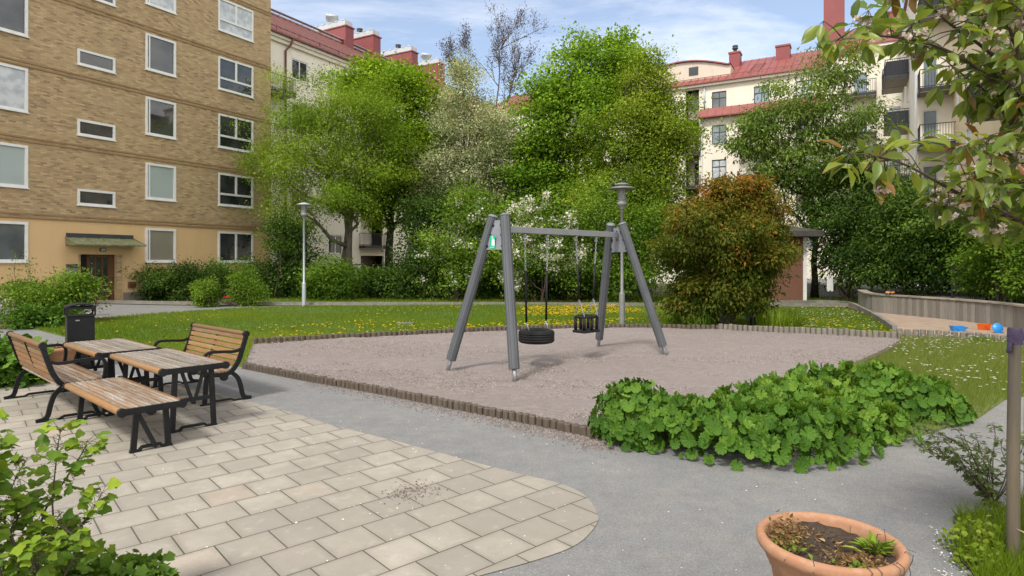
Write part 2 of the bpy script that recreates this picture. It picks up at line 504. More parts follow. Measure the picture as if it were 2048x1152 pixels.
# asphalt: grey with pale and dark grit
m, nt, b, out = new_mat('asphalt'); v = coords(nt)
f1 = noise(nt, v, .5, 5, .6); f2 = noise(nt, v, 95, 3, .7); f3 = noise(nt, v, 160, 2, .5); f4 = noise(nt, v, 2.6, 6, .65)
col = ramp(nt, f1, [(.3, (.158, .16, .159)), (.7, (.196, .195, .19))]).outputs[0]
col = mixc(nt, ramp(nt, f4, [(.45, 0.0), (.72, .5)]).outputs[0], col, (.245, .222, .198))
col = mixc(nt, ramp(nt, noise(nt, v, 1.15, 5, .62, .8), [(.54, 0.0), (.70, .42)]).outputs[0], col, (.125, .125, .126))
col = mixc(nt, ramp(nt, f2, [(.36, .8), (.50, 0.0)]).outputs[0], col, (.10, .102, .105))
col = mixc(nt, ramp(nt, f3, [(.58, 0.0), (.66, .6)]).outputs[0], col, (.40, .395, .38))
col = mixc(nt, 1.0, col, ramp(nt, noise(nt, v, 42, 8, .85), [(.30, .62), (.50, 1.0), (.68, 1.30)]).outputs[0], 'MULTIPLY')
col = mixc(nt, 1.0, col, ramp(nt, noise(nt, v, 7, 6, .7), [(.35, .88), (.65, 1.06)]).outputs[0], 'MULTIPLY')
nt.links.new(col, b.inputs['Base Color']); b.inputs['Roughness'].default_value = .88
bump(nt, b, f2, .55, .006); M_asphalt = m
asph = [(-45, -6), (9, -6), (9, 3.5), (12.5, 7.2), (14.5, 12.0), (12.2, 11.0), (8, 10), (4, 10), (0, 12), (-4, 12.5), (-6, 22), (-7, 27.5), (-18.2, 30.3), (-45, 10)]
sheet('asphalt_path', asph, 0.0, M_asphalt)

# paving of square slabs in running bond
m, nt, b, out = new_mat('paving_slabs'); v = coords(nt, loc=(-3.126 + .174, -2.92, 0))
br = nt.nodes.new('ShaderNodeTexBrick'); nt.links.new(v, br.inputs['Vector'])
br.offset = .5; br.inputs['Scale'].default_value = 1.0
br.inputs['Brick Width'].default_value = .348; br.inputs['Row Height'].default_value = .348
br.inputs['Mortar Size'].default_value = .0052; br.inputs['Mortar Smooth'].default_value = .25; br.inputs['Bias'].default_value = 0.0
br.inputs['Color1'].default_value = (0, 0, 0, 1); br.inputs['Color2'].default_value = (1, 1, 1, 1); br.inputs['Mortar'].default_value = (.5, .5, .5, 1)
slab = ramp(nt, br.outputs['Color'], [(.0, (.275, .247, .207)), (.5, (.33, .298, .248)), (.93, (.375, .34, .282)), (.97, (.37, .305, .24)), (1.0, (.39, .315, .25))]).outputs[0]
fa = noise(nt, v, 3.2, 6, .65); fb = noise(nt, v, 110, 3, .7); fc = noise(nt, v, 9, 5, .6); fd = noise(nt, v, .45, 4, .55)
slab = mixc(nt, ramp(nt, fa, [(.40, .45), (.60, 0.0)]).outputs[0], slab, (.232, .208, .173))
slab = mixc(nt, ramp(nt, fd, [(.42, .35), (.62, 0.0)]).outputs[0], slab, (.20, .188, .155))
slab = mixc(nt, ramp(nt, fc, [(.56, 0.0), (.72, .35)]).outputs[0], slab, (.44, .415, .35))
slab = mixc(nt, ramp(nt, fb, [(.34, .6), (.45, 0.0)]).outputs[0], slab, (.19, .175, .155))
br2 = nt.nodes.new('ShaderNodeTexBrick'); nt.links.new(v, br2.inputs['Vector'])
br2.offset = .5; br2.inputs['Scale'].default_value = 1.0; br2.inputs['Brick Width'].default_value = .348; br2.inputs['Row Height'].default_value = .348
br2.inputs['Mortar Size'].default_value = .055; br2.inputs['Mortar Smooth'].default_value = 1.0
dirt = nt.nodes.new('ShaderNodeMath'); dirt.operation = 'MULTIPLY'; nt.links.new(br2.outputs['Fac'], dirt.inputs[0])
nt.links.new(ramp(nt, noise(nt, v, 2.2, 5, .65), [(.35, .12), (.65, .75)]).outputs[0], dirt.inputs[1])
slab = mixc(nt, dirt.outputs[0], slab, (.21, .188, .156))
moss = ramp(nt, noise(nt, v, 1.3, 5, .6), [(.55, 0.0), (.66, 1.0)]).outputs[0]
joint = mixc(nt, noise(nt, v, 5, 4, .6), (.055, .047, .036), (.13, .115, .085))
joint = mixc(nt, moss, joint, (.065, .075, .028))
col = mixc(nt, br.outputs['Fac'], slab, joint)
nt.links.new(col, b.inputs['Base Color']); b.inputs['Roughness'].default_value = .85
inv = nt.nodes.new('ShaderNodeMath'); inv.operation = 'MULTIPLY_ADD'; inv.inputs[1].default_value = -1.6; inv.inputs[2].default_value = 0.0
nt.links.new(br.outputs['Fac'], inv.inputs[0])
sm = nt.nodes.new('ShaderNodeMath'); sm.operation = 'ADD'; nt.links.new(inv.outputs[0], sm.inputs[0])
sc2 = nt.nodes.new('ShaderNodeMath'); sc2.operation = 'MULTIPLY'; sc2.inputs[1].default_value = .35; nt.links.new(fb, sc2.inputs[0]); nt.links.new(sc2.outputs[0], sm.inputs[1])
bump(nt, b, sm.outputs[0], .7, .008); M_paving = m
PAV_ANG = math.atan2(.66, .75)
tip = smooth_line([G(1058, 953), G(1129, 971), G(1173, 995), G(1195.6, 1031), G(1191, 1053), G(1155.6, 1089), G(1084, 1118), G(964, 1152)], 5)
pav = [(-13, 8.2), (-9.0, 10.9), G(140, 741), G(300, 757), G(435, 787), G(569, 822), G(671, 853), G(795.6, 884), G(889, 909), G(942, 924)] + [(p.x, p.y) for p in tip] + [(-1.6, 2.9), (-4, 1.4), (-13, .5)]
paving = sheet('paving', pav, .006, M_paving, PAV_ANG)

# gravel playground
m, nt, b, out = new_mat('gravel'); v = coords(nt)
f1 = noise(nt, v, 75, 4, .75); f2 = noise(nt, coords(nt, (2.6, 6.5, 1)), 2.4, 6, .68, .6); f3 = noise(nt, v, .35, 3, .5); f4 = noise(nt, v, 150, 2, .5)
col = ramp(nt, f2, [(.30, (.175, .142, .128)), (.68, (.305, .260, .236))]).outputs[0]
col = mixc(nt, ramp(nt, f3, [(.35, 0.0), (.65, .45)]).outputs[0], col, (.30, .265, .258))
col = mixc(nt, ramp(nt, f1, [(.36, .7), (.52, 0.0)]).outputs[0], col, (.14, .112, .105))
col = mixc(nt, ramp(nt, f4, [(.57, 0.0), (.66, .6)]).outputs[0], col, (.45, .40, .37))
nt.links.new(col, b.inputs['Base Color']); b.inputs['Roughness'].default_value = .95
ad = nt.nodes.new('ShaderNodeMath'); ad.operation = 'MULTIPLY_ADD'; ad.inputs[1].default_value = 2.5
nt.links.new(f2, ad.inputs[0]); nt.links.new(f1, ad.inputs[2])
bump(nt, b, ad.outputs[0], .9, .02); M_gravel = m
front_edge = smooth_line([G(489, 737), G(600, 759), G(760, 788), G(930, 822), G(1080, 852), G(1200, 878)], 6)
right_edge = smooth_line([(1.0, 6.45), (2.1, 6.95), G(1560, 806), G(1640, 770), G(1700, 745), G(1770, 712), G(1803, 691), G(1800, 681)], 6)
back_right = smooth_line([G(1800, 680), G(1740, 677), G(1640, 671), G(1540, 667), G(1440, 662)], 5)
back_edge = smooth_line([G(1436, 661.5), G(1300, 659), G(1160, 660), G(1000, 664), G(860, 671), G(680, 680), G(505, 690)], 6)
left_edge = [G(505, 690), G(489, 737)]
xy = lambda L: [(p[0], p[1]) for p in L]
grav_poly = xy(front_edge) + xy(right_edge)[1:] + xy(back_right)[1:] + xy(back_edge)[1:]
def in_poly(poly, X, Y):
    res = np.zeros(len(X), bool); n = len(poly); j = n - 1
    for i in range(n):
        xi, yi = poly[i]; xj, yj = poly[j]
        res ^= ((yi > Y) != (yj > Y)) & (X < (xj - xi) * (Y - yi) / (yj - yi + 1e-12) + xi); j = i
    return res
def gravel_surface(poly, cell=.10):
    """raked, trodden gravel: a fine uneven grid with hollows worn under the two swing seats"""
    P_ = np.array(poly); lo = P_.min(0) - .2; hi = P_.max(0) + .2
    nx, ny = int((hi[0] - lo[0]) / cell) + 1, int((hi[1] - lo[1]) / cell) + 1
    X, Y = np.meshgrid(lo[0] + np.arange(nx) * cell, lo[1] + np.arange(ny) * cell, indexing='ij'); X = X.ravel(); Y = Y.ravel()
    ins = in_poly(poly, X, Y)
    Q = np.column_stack([X * .8, Y * 1.6, 0 * X])
    Z = .050 + .010 * Lumps(1.1, seed=5)(Q) + .007 * Lumps(4.5, seed=6)(Q) + .005 * Lumps(11, seed=7)(Q) + rng.normal(size=len(X)) * .0035
    for (hx, hy, dp, rr) in ((.36, 10.7, .055, .55), (1.33, 11.62, .045, .5), (.7, 10.0, .02, .5)):
        q = ((X - hx) ** 2 + (Y - hy) ** 2) / rr ** 2; Z -= dp * np.exp(-q) - .35 * dp * np.exp(-(np.sqrt(q) - 1.5) ** 2 * 3)
    idx = -np.ones(nx * ny, int); G_ = ins.reshape(nx, ny)
    c = G_[:-1, :-1] & G_[1:, :-1] & G_[:-1, 1:] & G_[1:, 1:]; I, J = np.nonzero(c)
    quad = np.stack([I * ny + J, (I + 1) * ny + J, (I + 1) * ny + J + 1, I * ny + J + 1], 1); used = np.unique(quad); idx[used] = np.arange(len(used))
    mb = MB(); mb.v = list(zip(X[used].tolist(), Y[used].tolist(), Z[used].tolist())); mb.f = [tuple(q) for q in idx[quad].tolist()]; mb.m = [0] * len(quad); mb.sm = [False] * len(quad)
    b_ = len(mb.v); n = len(poly); mb.v += [(x, y, .015) for x, y in poly]
    ar = sum(poly[i][0] * poly[(i + 1) % n][1] - poly[(i + 1) % n][0] * poly[i][1] for i in range(n))
    mb.f.append(tuple(range(b_, b_ + n)) if ar > 0 else tuple(reversed(range(b_, b_ + n)))); mb.m.append(0); mb.sm.append(False)
    return tag(mb.build('gravel_playground', M_gravel), kind='structure')
gravel_surface(grav_poly)

# lawn and grass strips
lawn_poly = ([G(62, 657), G(120, 646), G(200, 637.5), G(300, 629), G(400, 622), G(470, 617), G(540, 614.5), G(760, 612), G(1000, 610.5), G(1330, 613.5), G(1500, 615), G(1690, 616), G(1740, 636), G(1775, 655), G(1797, 671)]
             + [(p[0], p[1] + .04) for p in back_right] + [(p[0], p[1] + .04) for p in back_edge] + [G(489, 735), G(430, 728), G(340, 716), G(250, 702), G(140, 677)])
sheet('lawn', lawn_poly, .02, M_lawn, edge=.03)
strip_poly = [(-13.6, 27.8), (-6, 27.6), (0, 27.4), (7, 27.1), (16, 27.0), (19, 31), (0, 36), (-14, 37)]
sheet('grass_strip', strip_poly, .06, M_lawn, edge=.08)
rough_poly = xy(right_edge) + [(10.0, 14.55), (11.3, 13.5), (13.2, 12.4), (12.0, 11.0), G(2010, 800), G(1955, 838), G(1850, 870), G(1740, 890), G(1560, 900), G(1400, 892), G(1290, 884), G(1206, 878)]
sheet('grass_border', rough_poly, .02, M_rough, edge=.03)
# narrow path with a kerb behind the lawn
M_kerb = pmat('concrete_kerb', (.21, .195, .165), (.15, .14, .12), 5, .85, bs=.4, bscale=40)
M_pathdust = pmat('dusty_path', (.20, .19, .15), (.15, .15, .10), 4, .9, bs=.4, bscale=50)
kl = smooth_line([(-19, 28.3), (-14, 27.1), (-9, 26.75), (0, 26.6), (7, 26.2), (15.2, 25.9)], 8)
mb = MB()
for a, c in zip(kl[:-1], kl[1:]):
    mb.add([(a.x, a.y - .42, 0), (c.x, c.y - .42, 0), (c.x, c.y, 0), (a.x, a.y, 0)], [(0, 1, 2, 3)])
o = mb.build('path', M_pathdust); o.location.z = .028; tag(o, kind='structure')
mb = MB()
for a, c in zip(kl[:-1], kl[1:]):
    for (y0, y1) in ((0.0, .12),):
        mb.add([(a.x, a.y + y0, -.05), (c.x, c.y + y0, -.05), (c.x, c.y + y0, .14), (a.x, a.y + y0, .14), (c.x, c.y + y1, .14), (a.x, a.y + y1, .14), (c.x, c.y + y1, 0), (a.x, a.y + y1, 0)],
               [(0, 1, 2, 3), (3, 2, 4, 5), (5, 4, 6, 7)])
tag(mb.build('kerb', M_kerb), kind='structure')
# planting beds
sheet('planting_bed', [(-1.9, 2.2), (-2.1, 3.0), (-2.5, 3.3), (-2.9, 3.4), (-5, 3.5), (-5, 1.8)], .03, M_soil, edge=.03)
sheet('flower_bed', [(-17.5, 18.6), (-14.4, 17.2), (-12.2, 17.9), (-12.8, 20.2), (-17, 21.5)], .03, M_soil, edge=.04)
sheet('verge', xy(smooth_line([(2.42, 2.9), (2.54, 3.25), (2.60, 3.45), (2.74, 3.7), (2.80, 3.95), (3.04, 4.18), (3.2, 4.5), (3.6, 4.62), (4.1, 4.9), (4.6, 5.0), (7, 5.2)], 3)) + [(7, 1.5), (2.3, 1.5)], .012, M_verge, edge=.02)
sheet('hedge_bed', [(-11.0, 27.6), (-14, 26.8), (-17.4, 31), (-13.2, 36.5), (-9, 36)], .03, M_soil, edge=.05)
# raised asphalt yard behind the sandbox wall
sheet('raised_yard', [(16.2, 22.6), (15.4, 20.6), (14.3, 18.3), (13.6, 16.2), (13.0, 13.0), (40, 10), (45, 60), (20, 50), (17.2, 30)], .56, M_asphalt, edge=.62)

# ------------------------------------------------------------------ sandbox
M_sand = pmat('sand', (.40, .30, .225), (.31, .23, .17), 3, .95, bs=.8, bscale=25, bdist=.03, speck=(70, (.22, .16, .12), .5))
wall_line = smooth_line([(13.75, 25.1), (13.6, 23.4), (12.85, 21.6), (13.3, 19.7), (13.55, 17.9), (13.25, 16.3), (12.4, 14.2), (11.5, 12.9)], 8)
wall_line = smooth_line([(14.2, 25.4), (12.9, 22.4), (13.15, 20.6), (13.45, 19.2), (13.55, 17.6), (13.3, 16.3), (12.6, 14.6), (11.9, 13.2)], 8)
sand_poly = [(p.x + .05, p.y) for p in wall_line] + [(11.6, 13.4), G(1930, 681), G(1797, 668), G(1765, 648), G(1740, 634), G(1700, 614)]
sheet('sand', sand_poly, .09, M_sand, edge=.1)
root = thing('timber_wall', 'long curved wall of upright grey planks with a pale cap, holding the sand', 'timber wall', (wall_line[0].x, wall_line[0].y, 0))
o0 = Vector((wall_line[0].x, wall_line[0].y, 0))
mb = MB(); mc = MB()
pl = spaced(wall_line, .145); r_ = np.random.default_rng(3)
for i, (x, y, h) in enumerate(pl):
    mb.box((x - o0.x, y - o0.y, .34 + r_.normal() * .004), (.135, .05 + r_.normal() * .004, .70), h + r_.normal() * .03)
mb.build('planks', M_plank, root, bevel=.006)
L = [p - o0 for p in wall_line]
def offset(line, dist):
    out = []
    for i, p in enumerate(line):
        t = line[min(i + 1, len(line) - 1)] - line[max(i - 1, 0)]
        t.normalize(); out.append(Vector((p.x - t.y * dist, p.y + t.x * dist, 0)))
    return out
A_, B_ = offset(L, -.06), offset(L, .26)
for i in range(0, len(L) - 1):
    a, c, d, e = A_[i], A_[i + 1], B_[i + 1], B_[i]
    g = .004
    mc.add([(a.x, a.y, .70), (c.x, c.y, .70), (d.x, d.y, .70), (e.x, e.y, .70), (a.x, a.y, .745), (c.x, c.y, .745), (d.x, d.y, .745), (e.x, e.y, .745)],
           [(3, 2, 1, 0), (4, 5, 6, 7), (0, 1, 5, 4), (2, 3, 7, 6), (1, 2, 6, 5), (3, 0, 4, 7)])
M_cap = wood('pale_cap_timber', (.34, .29, .22), (.26, .22, .17), (.38, .34, .28), .5, 6, axis=0)
mc.build('cap', M_cap, root)

# low timber kerb left of the sand
kerb_line = smooth_line([G(1545, 611), G(1620, 610), G(1692, 612), G(1730, 628), G(1762, 647), G(1790, 667)], 6)
root = thing('timber_edging', 'low curved grey timber edging between the grass and the sand', 'timber edging', (kerb_line[0].x, kerb_line[0].y, 0))
o0 = kerb_line[0].copy(); mb = MB()
L = [p - o0 for p in kerb_line]; A_, B_ = offset(L, -.06), offset(L, .06)
for i in range(len(L) - 1):
    a, c, d, e = A_[i], A_[i + 1], B_[i + 1], B_[i]
    mb.add([(q.x, q.y, z) for z in (-.02, .2) for q in (a, c, d, e)], [(4, 5, 6, 7), (0, 1, 5, 4), (2, 3, 7, 6), (1, 2, 6, 5), (3, 0, 4, 7)])
mb.build('boards', M_plank, root)

# ------------------------------------------------------------------ rows of edging logs
def log_meshes(rad, h, mat, n=4):
    ms = []
    for k in range(n):
        mb = MB(); rr = np.random.default_rng(50 + k)
        prof = [(rad, -.05), (rad, h - .008), (rad * .9, h), (.001, h + .001)]
        vs = []; fs = []; ns = 10
        for (q, z) in prof:
            for j in range(ns):
                th = 2 * PI * j / ns; w = 1 + .06 * math.sin(3 * th + k) + (-.12 if j == k * 2 else 0)
                vs.append((q * w * math.cos(th), q * w * math.sin(th), z + (rr.normal() * .003 if z > 0 else 0)))
        for i in range(3):
            for j in range(ns):
                j2 = (j + 1) % ns; fs.append((i * ns + j, i * ns + j2, (i + 1) * ns + j2, (i + 1) * ns + j))
        mb.add(vs, fs)
        o = mb.build('log', mat); ms.append(o.data); bpy.data.objects.remove(o)
    return ms
def log_row(label, line, step, rad, h, mat, z=0.0, most=100):
    pts = spaced(line, step)[:most]
    root = thing('log_edging', label, 'log edging', (pts[0][0], pts[0][1], z), 0, 'log edgings round the playground')
    ms = log_meshes(rad, h, mat)
    for i, (x, y, a) in enumerate(pts):
        o = bpy.data.objects.new('log', ms[random.randrange(4)])
        link(o, root)
        o.location = (x - pts[0][0], y - pts[0][1], random.gauss(0, .006))
        o.rotation_euler = (random.gauss(0, .03), random.gauss(0, .03), random.uniform(0, 6.28))
    return root
log_row('row of short brown upright logs between the asphalt path and the gravel', front_edge, .098, .047, .105, M_log)
log_row('thin row of low dark logs between the gravel and the dandelion lawn', back_edge, .128, .06, .13, M_log, .02)
log_row('row of grey logs behind the gravel, below the bronze shrub and the long grass', back_right, .125, .06, .19, M_loggrey)
log_row('dark log edging curving along the gravel behind the round leaved plants', right_edge, .105, .05, .12, M_log)
log_row('row of pale grey logs in front of the sand and the toys', smooth_line([G(1800, 677), G(1900, 682.5), G(1990, 690), (11.4, 13.2), (11.8, 12.6)], 5), .155, .068, .24, M_loggrey)

# ------------------------------------------------------------------ benches and tables
U = Vector((.745, -.667, 0)); NV = Vector((.667, .745, 0))
BANG = math.atan2(U.y, U.x)                   # local x along U, local y along NV
def uv(u, n): p = U * u + NV * n; return (p.x, p.y, 0)
def slats(mb, x0, x1, ya, yb, z, n, th=.026, gap=.013, m=0):
    w = (yb - ya - gap * (n - 1)) / n
    for i in range(n):
        y = ya + i * (w + gap)
        mb.bb(x0, x1, y, y + w, z - th + random.gauss(0, .0015), z + random.gauss(0, .001), m)
def half_round(mb, x0, x1, y, z, r, m=0):
    mb.tube([(x0, y, z), (x1, y, z)], r, 14, m)
def foot_bar(mb, x, y0, y1, w=.045):
    m_ = (y0 + y1) / 2; q = (y1 - y0)
    mb.bar([(x, y0 - .03, .014), (x, y0 + q * .18, .014)], .026, w)
    mb.bar([(x, y0 + q * .17, .014), (x, y0 + q * .24, .045), (x, y1 - q * .24, .045), (x, y1 - q * .17, .014)], .026, w * .9)
    mb.bar([(x, y1 - q * .18, .014), (x, y1 + .03, .014)], .026, w)
def end_rail(mb, x, y0, y1, z, r):
    mb.bar([(x, y0, z), (x, y1, z)], r * 1.7, .036)
    for y in (y0, y1): mb.tube([(x - .021, y, z), (x + .021, y, z)], r * 1.18, 16)
    for k in range(9):
        y = y0 + (y1 - y0) * (k + .5) / 9
        mb.tube([(x - .024, y, z), (x + .024, y, z)], .008, 6)
def slat_furniture(name, label, cat, u0, u1, n0, n1, h, worn, nslat, crossbar, topname, group=None):
    L = u1 - u0; W = n1 - n0; r = .036
    root = thing(name, label, cat, uv((u0 + u1) / 2, (n0 + n1) / 2), BANG, group)
    mb = MB(); slats(mb, -L / 2 + .03, L / 2 - .03, -W / 2 + r + .008, W / 2 - r - .008, h, nslat)
    for y in (-W / 2 + r * .6, W / 2 - r * .6): half_round(mb, -L / 2 + .025, L / 2 - .025, y, h - r, r, 1)
    mb.build(topname, [worn, M_varnish_edge], root, bevel=.003)
    for sx in (-1, 1):
        x = sx * (L / 2 - .02)
        mb = MB(); end_rail(mb, x, -W / 2 + r * .6, W / 2 - r * .6, h - r, r)
        mb.build('end_rail', M_black, root)
        mb = MB(); xi = x - sx * .05; ly = W / 2 - .13
        mb.bar([(xi, -ly + .03, h - .05), (xi, -ly, 0.0)], .052, .032); mb.bar([(xi, ly - .03, h - .05), (xi, ly, 0.0)], .052, .032)
        foot_bar(mb, xi, -ly, ly)
        if crossbar:
            zc = h * .47
            mb.bar([(xi, -ly + .01, zc), (xi, ly - .01, zc)], .04, .03)
            mb.bar([(xi, -.02, zc), (xi - sx * .02, -ly * .55, h - .05)], .034, .02); mb.bar([(xi, .02, zc), (xi - sx * .02, ly * .55, h - .05)], .034, .02)
            mb.tube([(xi - .02, 0, zc - .035), (xi + .02, 0, zc - .035)], .022, 8)
        else:
            mb.bar([(xi, .03, .05), (xi - sx * .05, -ly * .75, h - .05)], .04, .03)
            mb.tube([(xi - .025, .03, .045), (xi + .025, .03, .045)], .026, 8)
        mb.tube([(xi - .02, 0, h - .062), (xi + .02, 0, h - .062)], .05, 14)
        mb.build('leg_frame', M_black, root)
    mb = MB(); mb.bar([(-L / 2 + .03, 0, h - .055), (L / 2 - .03, 0, h - .055)], .04, .04, axis=(0, 1, 0))
    mb.build('under_rail', M_black, root)
    return root
slat_furniture('slat_bench', 'flat backless slatted bench with flaking varnish and black iron legs', 'bench', -8.66, -6.68, 1.90, 2.48, .455, M_seat_worn, 10, False, 'seat', 'slatted benches')
slat_furniture('slat_table', 'weathered slatted table beside the backless bench, its end nearer the paved round tip', 'table', -8.90, -7.15, 2.42, 3.12, .715, M_table_worn, 10, True, 'tabletop', 'slatted tables')
slat_furniture('slat_table', 'weathered slatted table in front of the terracotta pot and the litter bin', 'table', -10.52, -8.95, 2.30, 3.02, .725, M_table_worn, 10, True, 'tabletop', 'slatted tables')

def park_bench(label, u0, u1, n_front, n_back, facing, group='slatted benches'):
    """bench with a back: local y runs from the front edge to the back"""
    L = u1 - u0; D = abs(n_back - n_front)
    c = uv((u0 + u1) / 2, (n_front + n_back) / 2)
    rz = BANG if facing > 0 else BANG + PI
    root = thing('park_bench', label, 'bench', c, rz, group)
    h = .44; yf, yb = -D / 2, D / 2
    mb = MB(); w = .05
    half_round(mb, -L / 2 + .03, L / 2 - .03, yf + .03, h - .025, .032, 1)
    n = 8; ys = np.linspace(yf + .075, yb - .10, n)
    for i, y in enumerate(ys):
        z = h - .03 * math.sin(PI * i / (n - 1)) * .6 - .012 * i / n
        mb.box((0, y, z - .012), (L - .06, (ys[1] - ys[0]) - .010, .026), mat=Matrix.Rotation(-.05, 3, 'X'))
    mb.build('seat', [M_seat_worn, M_varnish_edge], root, bevel=.003)
    mb = MB()
    zs = np.linspace(h + .05, h + .40, 6)
    for i, z in enumerate(zs):
        y = yb - .07 + (z - h) * .27
        mb.box((0, y, z), (L - .06, .024, (zs[1] - zs[0]) - .014), mat=Matrix.Rotation(-.26, 3, 'X'))
    yt = yb - .07 + .46 * .27; half_round(mb, -L / 2 + .03, L / 2 - .03, yt, h + .445, .032, 1)
    mb.build('backrest', [M_varnish, M_varnish_edge], root, bevel=.003)
    for sx in (-1, 1):
        x = sx * (L / 2 - .02)
        mb = MB()
        mb.bar(smooth_line([(x, yf + .06, h - .05), (x, yf + .05, .25), (x, yf + .03, .0)], 4), .05, .035)
        mb.bar(smooth_line([(x, yb - .13, h - .06), (x, yb - .06, h - .13), (x, yb - .02, .2), (x, yb + .02, .05), (x, yb + .12, .015)], 5), .05, .035)
        mb.bar([(x, yf - .02, .014), (x, yf + .12, .014), (x, yf + .17, .04), (x, yb - .15, .04), (x, yb - .1, .014), (x, yb + .12, .014)], .024, .04)
        mb.bar(smooth_line([(x, yf + .01, h - .035), (x, -.05, h - .065), (x, yb - .16, h - .045), (x, yb - .05, h + .09), (x, yb + .02, h + .3), (x, yb + .06, h + .44)], 5), .055, .035)
        mb.tube([(x - .02, yf + .025, h - .028), (x + .02, yf + .025, h - .028)], .04, 14)
        mb.tube([(x - .024, yt, h + .445), (x + .024, yt, h + .445)], .042, 16)
        mb.tube([(x - .02, .02, h - .10), (x + .02, .02, h - .10)], .05, 14)
        for z in zs:
            mb.tube([(x - .026, yb - .075 + (z - h) * .27, z), (x + .026, yb - .075 + (z - h) * .27, z)], .012, 6)
        mb.build('end_frame', M_black, root)
        mb = MB()
        mb.bar(smooth_line([(x, yb + .01, h + .26), (x, yb - .10, h + .225), (x, .0, h + .235), (x, yf + .10, h + .24), (x, yf + .035, h + .19), (x, yf + .03, h + .08), (x, yf + .05, h - .03)], 5), .036, .042)
        mb.build('armrest', M_black, root)
    mb = MB()
    mb.bar(smooth_line([(0, yf + .03, h - .06), (0, 0, h - .09), (0, yb - .14, h - .06), (0, yb - .05, h + .09), (0, yb + .055, h + .42)], 5), .03, .02)
    mb.build('middle_support', M_black, root)
    return root
park_bench('slatted bench with a back, standing in line with the backless bench, left of the tables', -10.68, -8.80, 2.38, 1.78, -1)
park_bench('slatted orange bench with a back facing the tables from the asphalt path side', -10.06, -8.26, 3.28, 3.80, 1)

# ------------------------------------------------------------------ swing
A0 = Vector((-.52, 9.90, 0)); A1 = Vector((2.43, 12.69, 0)); BD = (A1 - A0).normalized(); SD = Vector((BD.y, -BD.x, 0))
zt = 2.60
root = thing('swing_frame', 'grey playground swing frame with four ribbed legs standing on the gravel', 'swing frame', ((A0 + A1) / 2)[:3])
o0 = (A0 + A1) / 2
def rel(p): return Vector(p) - o0
feet = [(Vector((.046, 9.42, 0)), 0), (Vector((-1.08, 10.39, 0)), 0), (Vector((3.0, 12.07, 0)), 1), (Vector((1.85, 13.3, 0)), 1)]
tops = []
for (ft, e) in feet:
    apex = (A0 if e == 0 else A1) + BD * (.42 if e == 0 else -.48)
    side = 1 if (ft - apex).dot(SD) > 0 else -1
    top = apex + SD * side * .145; top.z = zt
    foot = ft.copy(); foot.z = .03
    d = (foot - top).normalized()
    p0 = rel(top); p1 = rel(top + d * ((foot - top).length - .20)); p2 = rel(foot)
    # ribbed profile: alternating wide flats and dark grooves
    ref = SD * side; t = (p1 - p0).normalized(); a = (ref - t * ref.dot(t)).normalized(); b_ = t.cross(a)
    prof = []
    for k in range(8):
        th = 2 * PI * k / 8
        for dth, rr in ((-.372, .080), (.0, .084), (.372, .080), (.391, .066)):
            prof.append((th + dth, rr))
    mb = MB(); vs = []; fs = []; n = len(prof)
    stepz = [0, 1]
    for p in (p0, p1):
        for (th, rr) in prof: vs.append(p + a * math.cos(th) * rr + b_ * math.sin(th) * rr)
    for k in range(n):
        k2 = (k + 1) % n; fs.append((k, k2, n + k2, n + k))
    for k in range(n):
        mb.add([vs[k], vs[(k + 1) % n], vs[n + (k + 1) % n], vs[n + k]], [(0, 1, 2, 3)], 1 if (k % 4 >= 2) else 0)
    mb.add(vs[n:], [tuple(range(n))], 0)
    leg = mb.build('leg', [M_greypost, M_groove], root)
    mb = MB(); q = -t
    mb.tube([p0, p0 + q * .012, p0 + q * .035, p0 + q * .045], [.088, .09, .07, .02], 18); mb.build('cap', M_greycap, leg)
    mb = MB(); mb.tube([p1 - d * .1, p2 + d * .06], .034, 12); mb.build('steel_foot', M_steel, leg)
    tops.append((p0, t, side, e))
zb = 2.40
b0 = A0 + BD * .43; b1 = A1 - BD * .49
mb = MB(); pa, pb = rel(b0), rel(b1); pa.z = pb.z = zb
mb.bar([pa, pb], .105, .09, axis=SD); mb.build('beam', M_greypaint, root, bevel=.006)
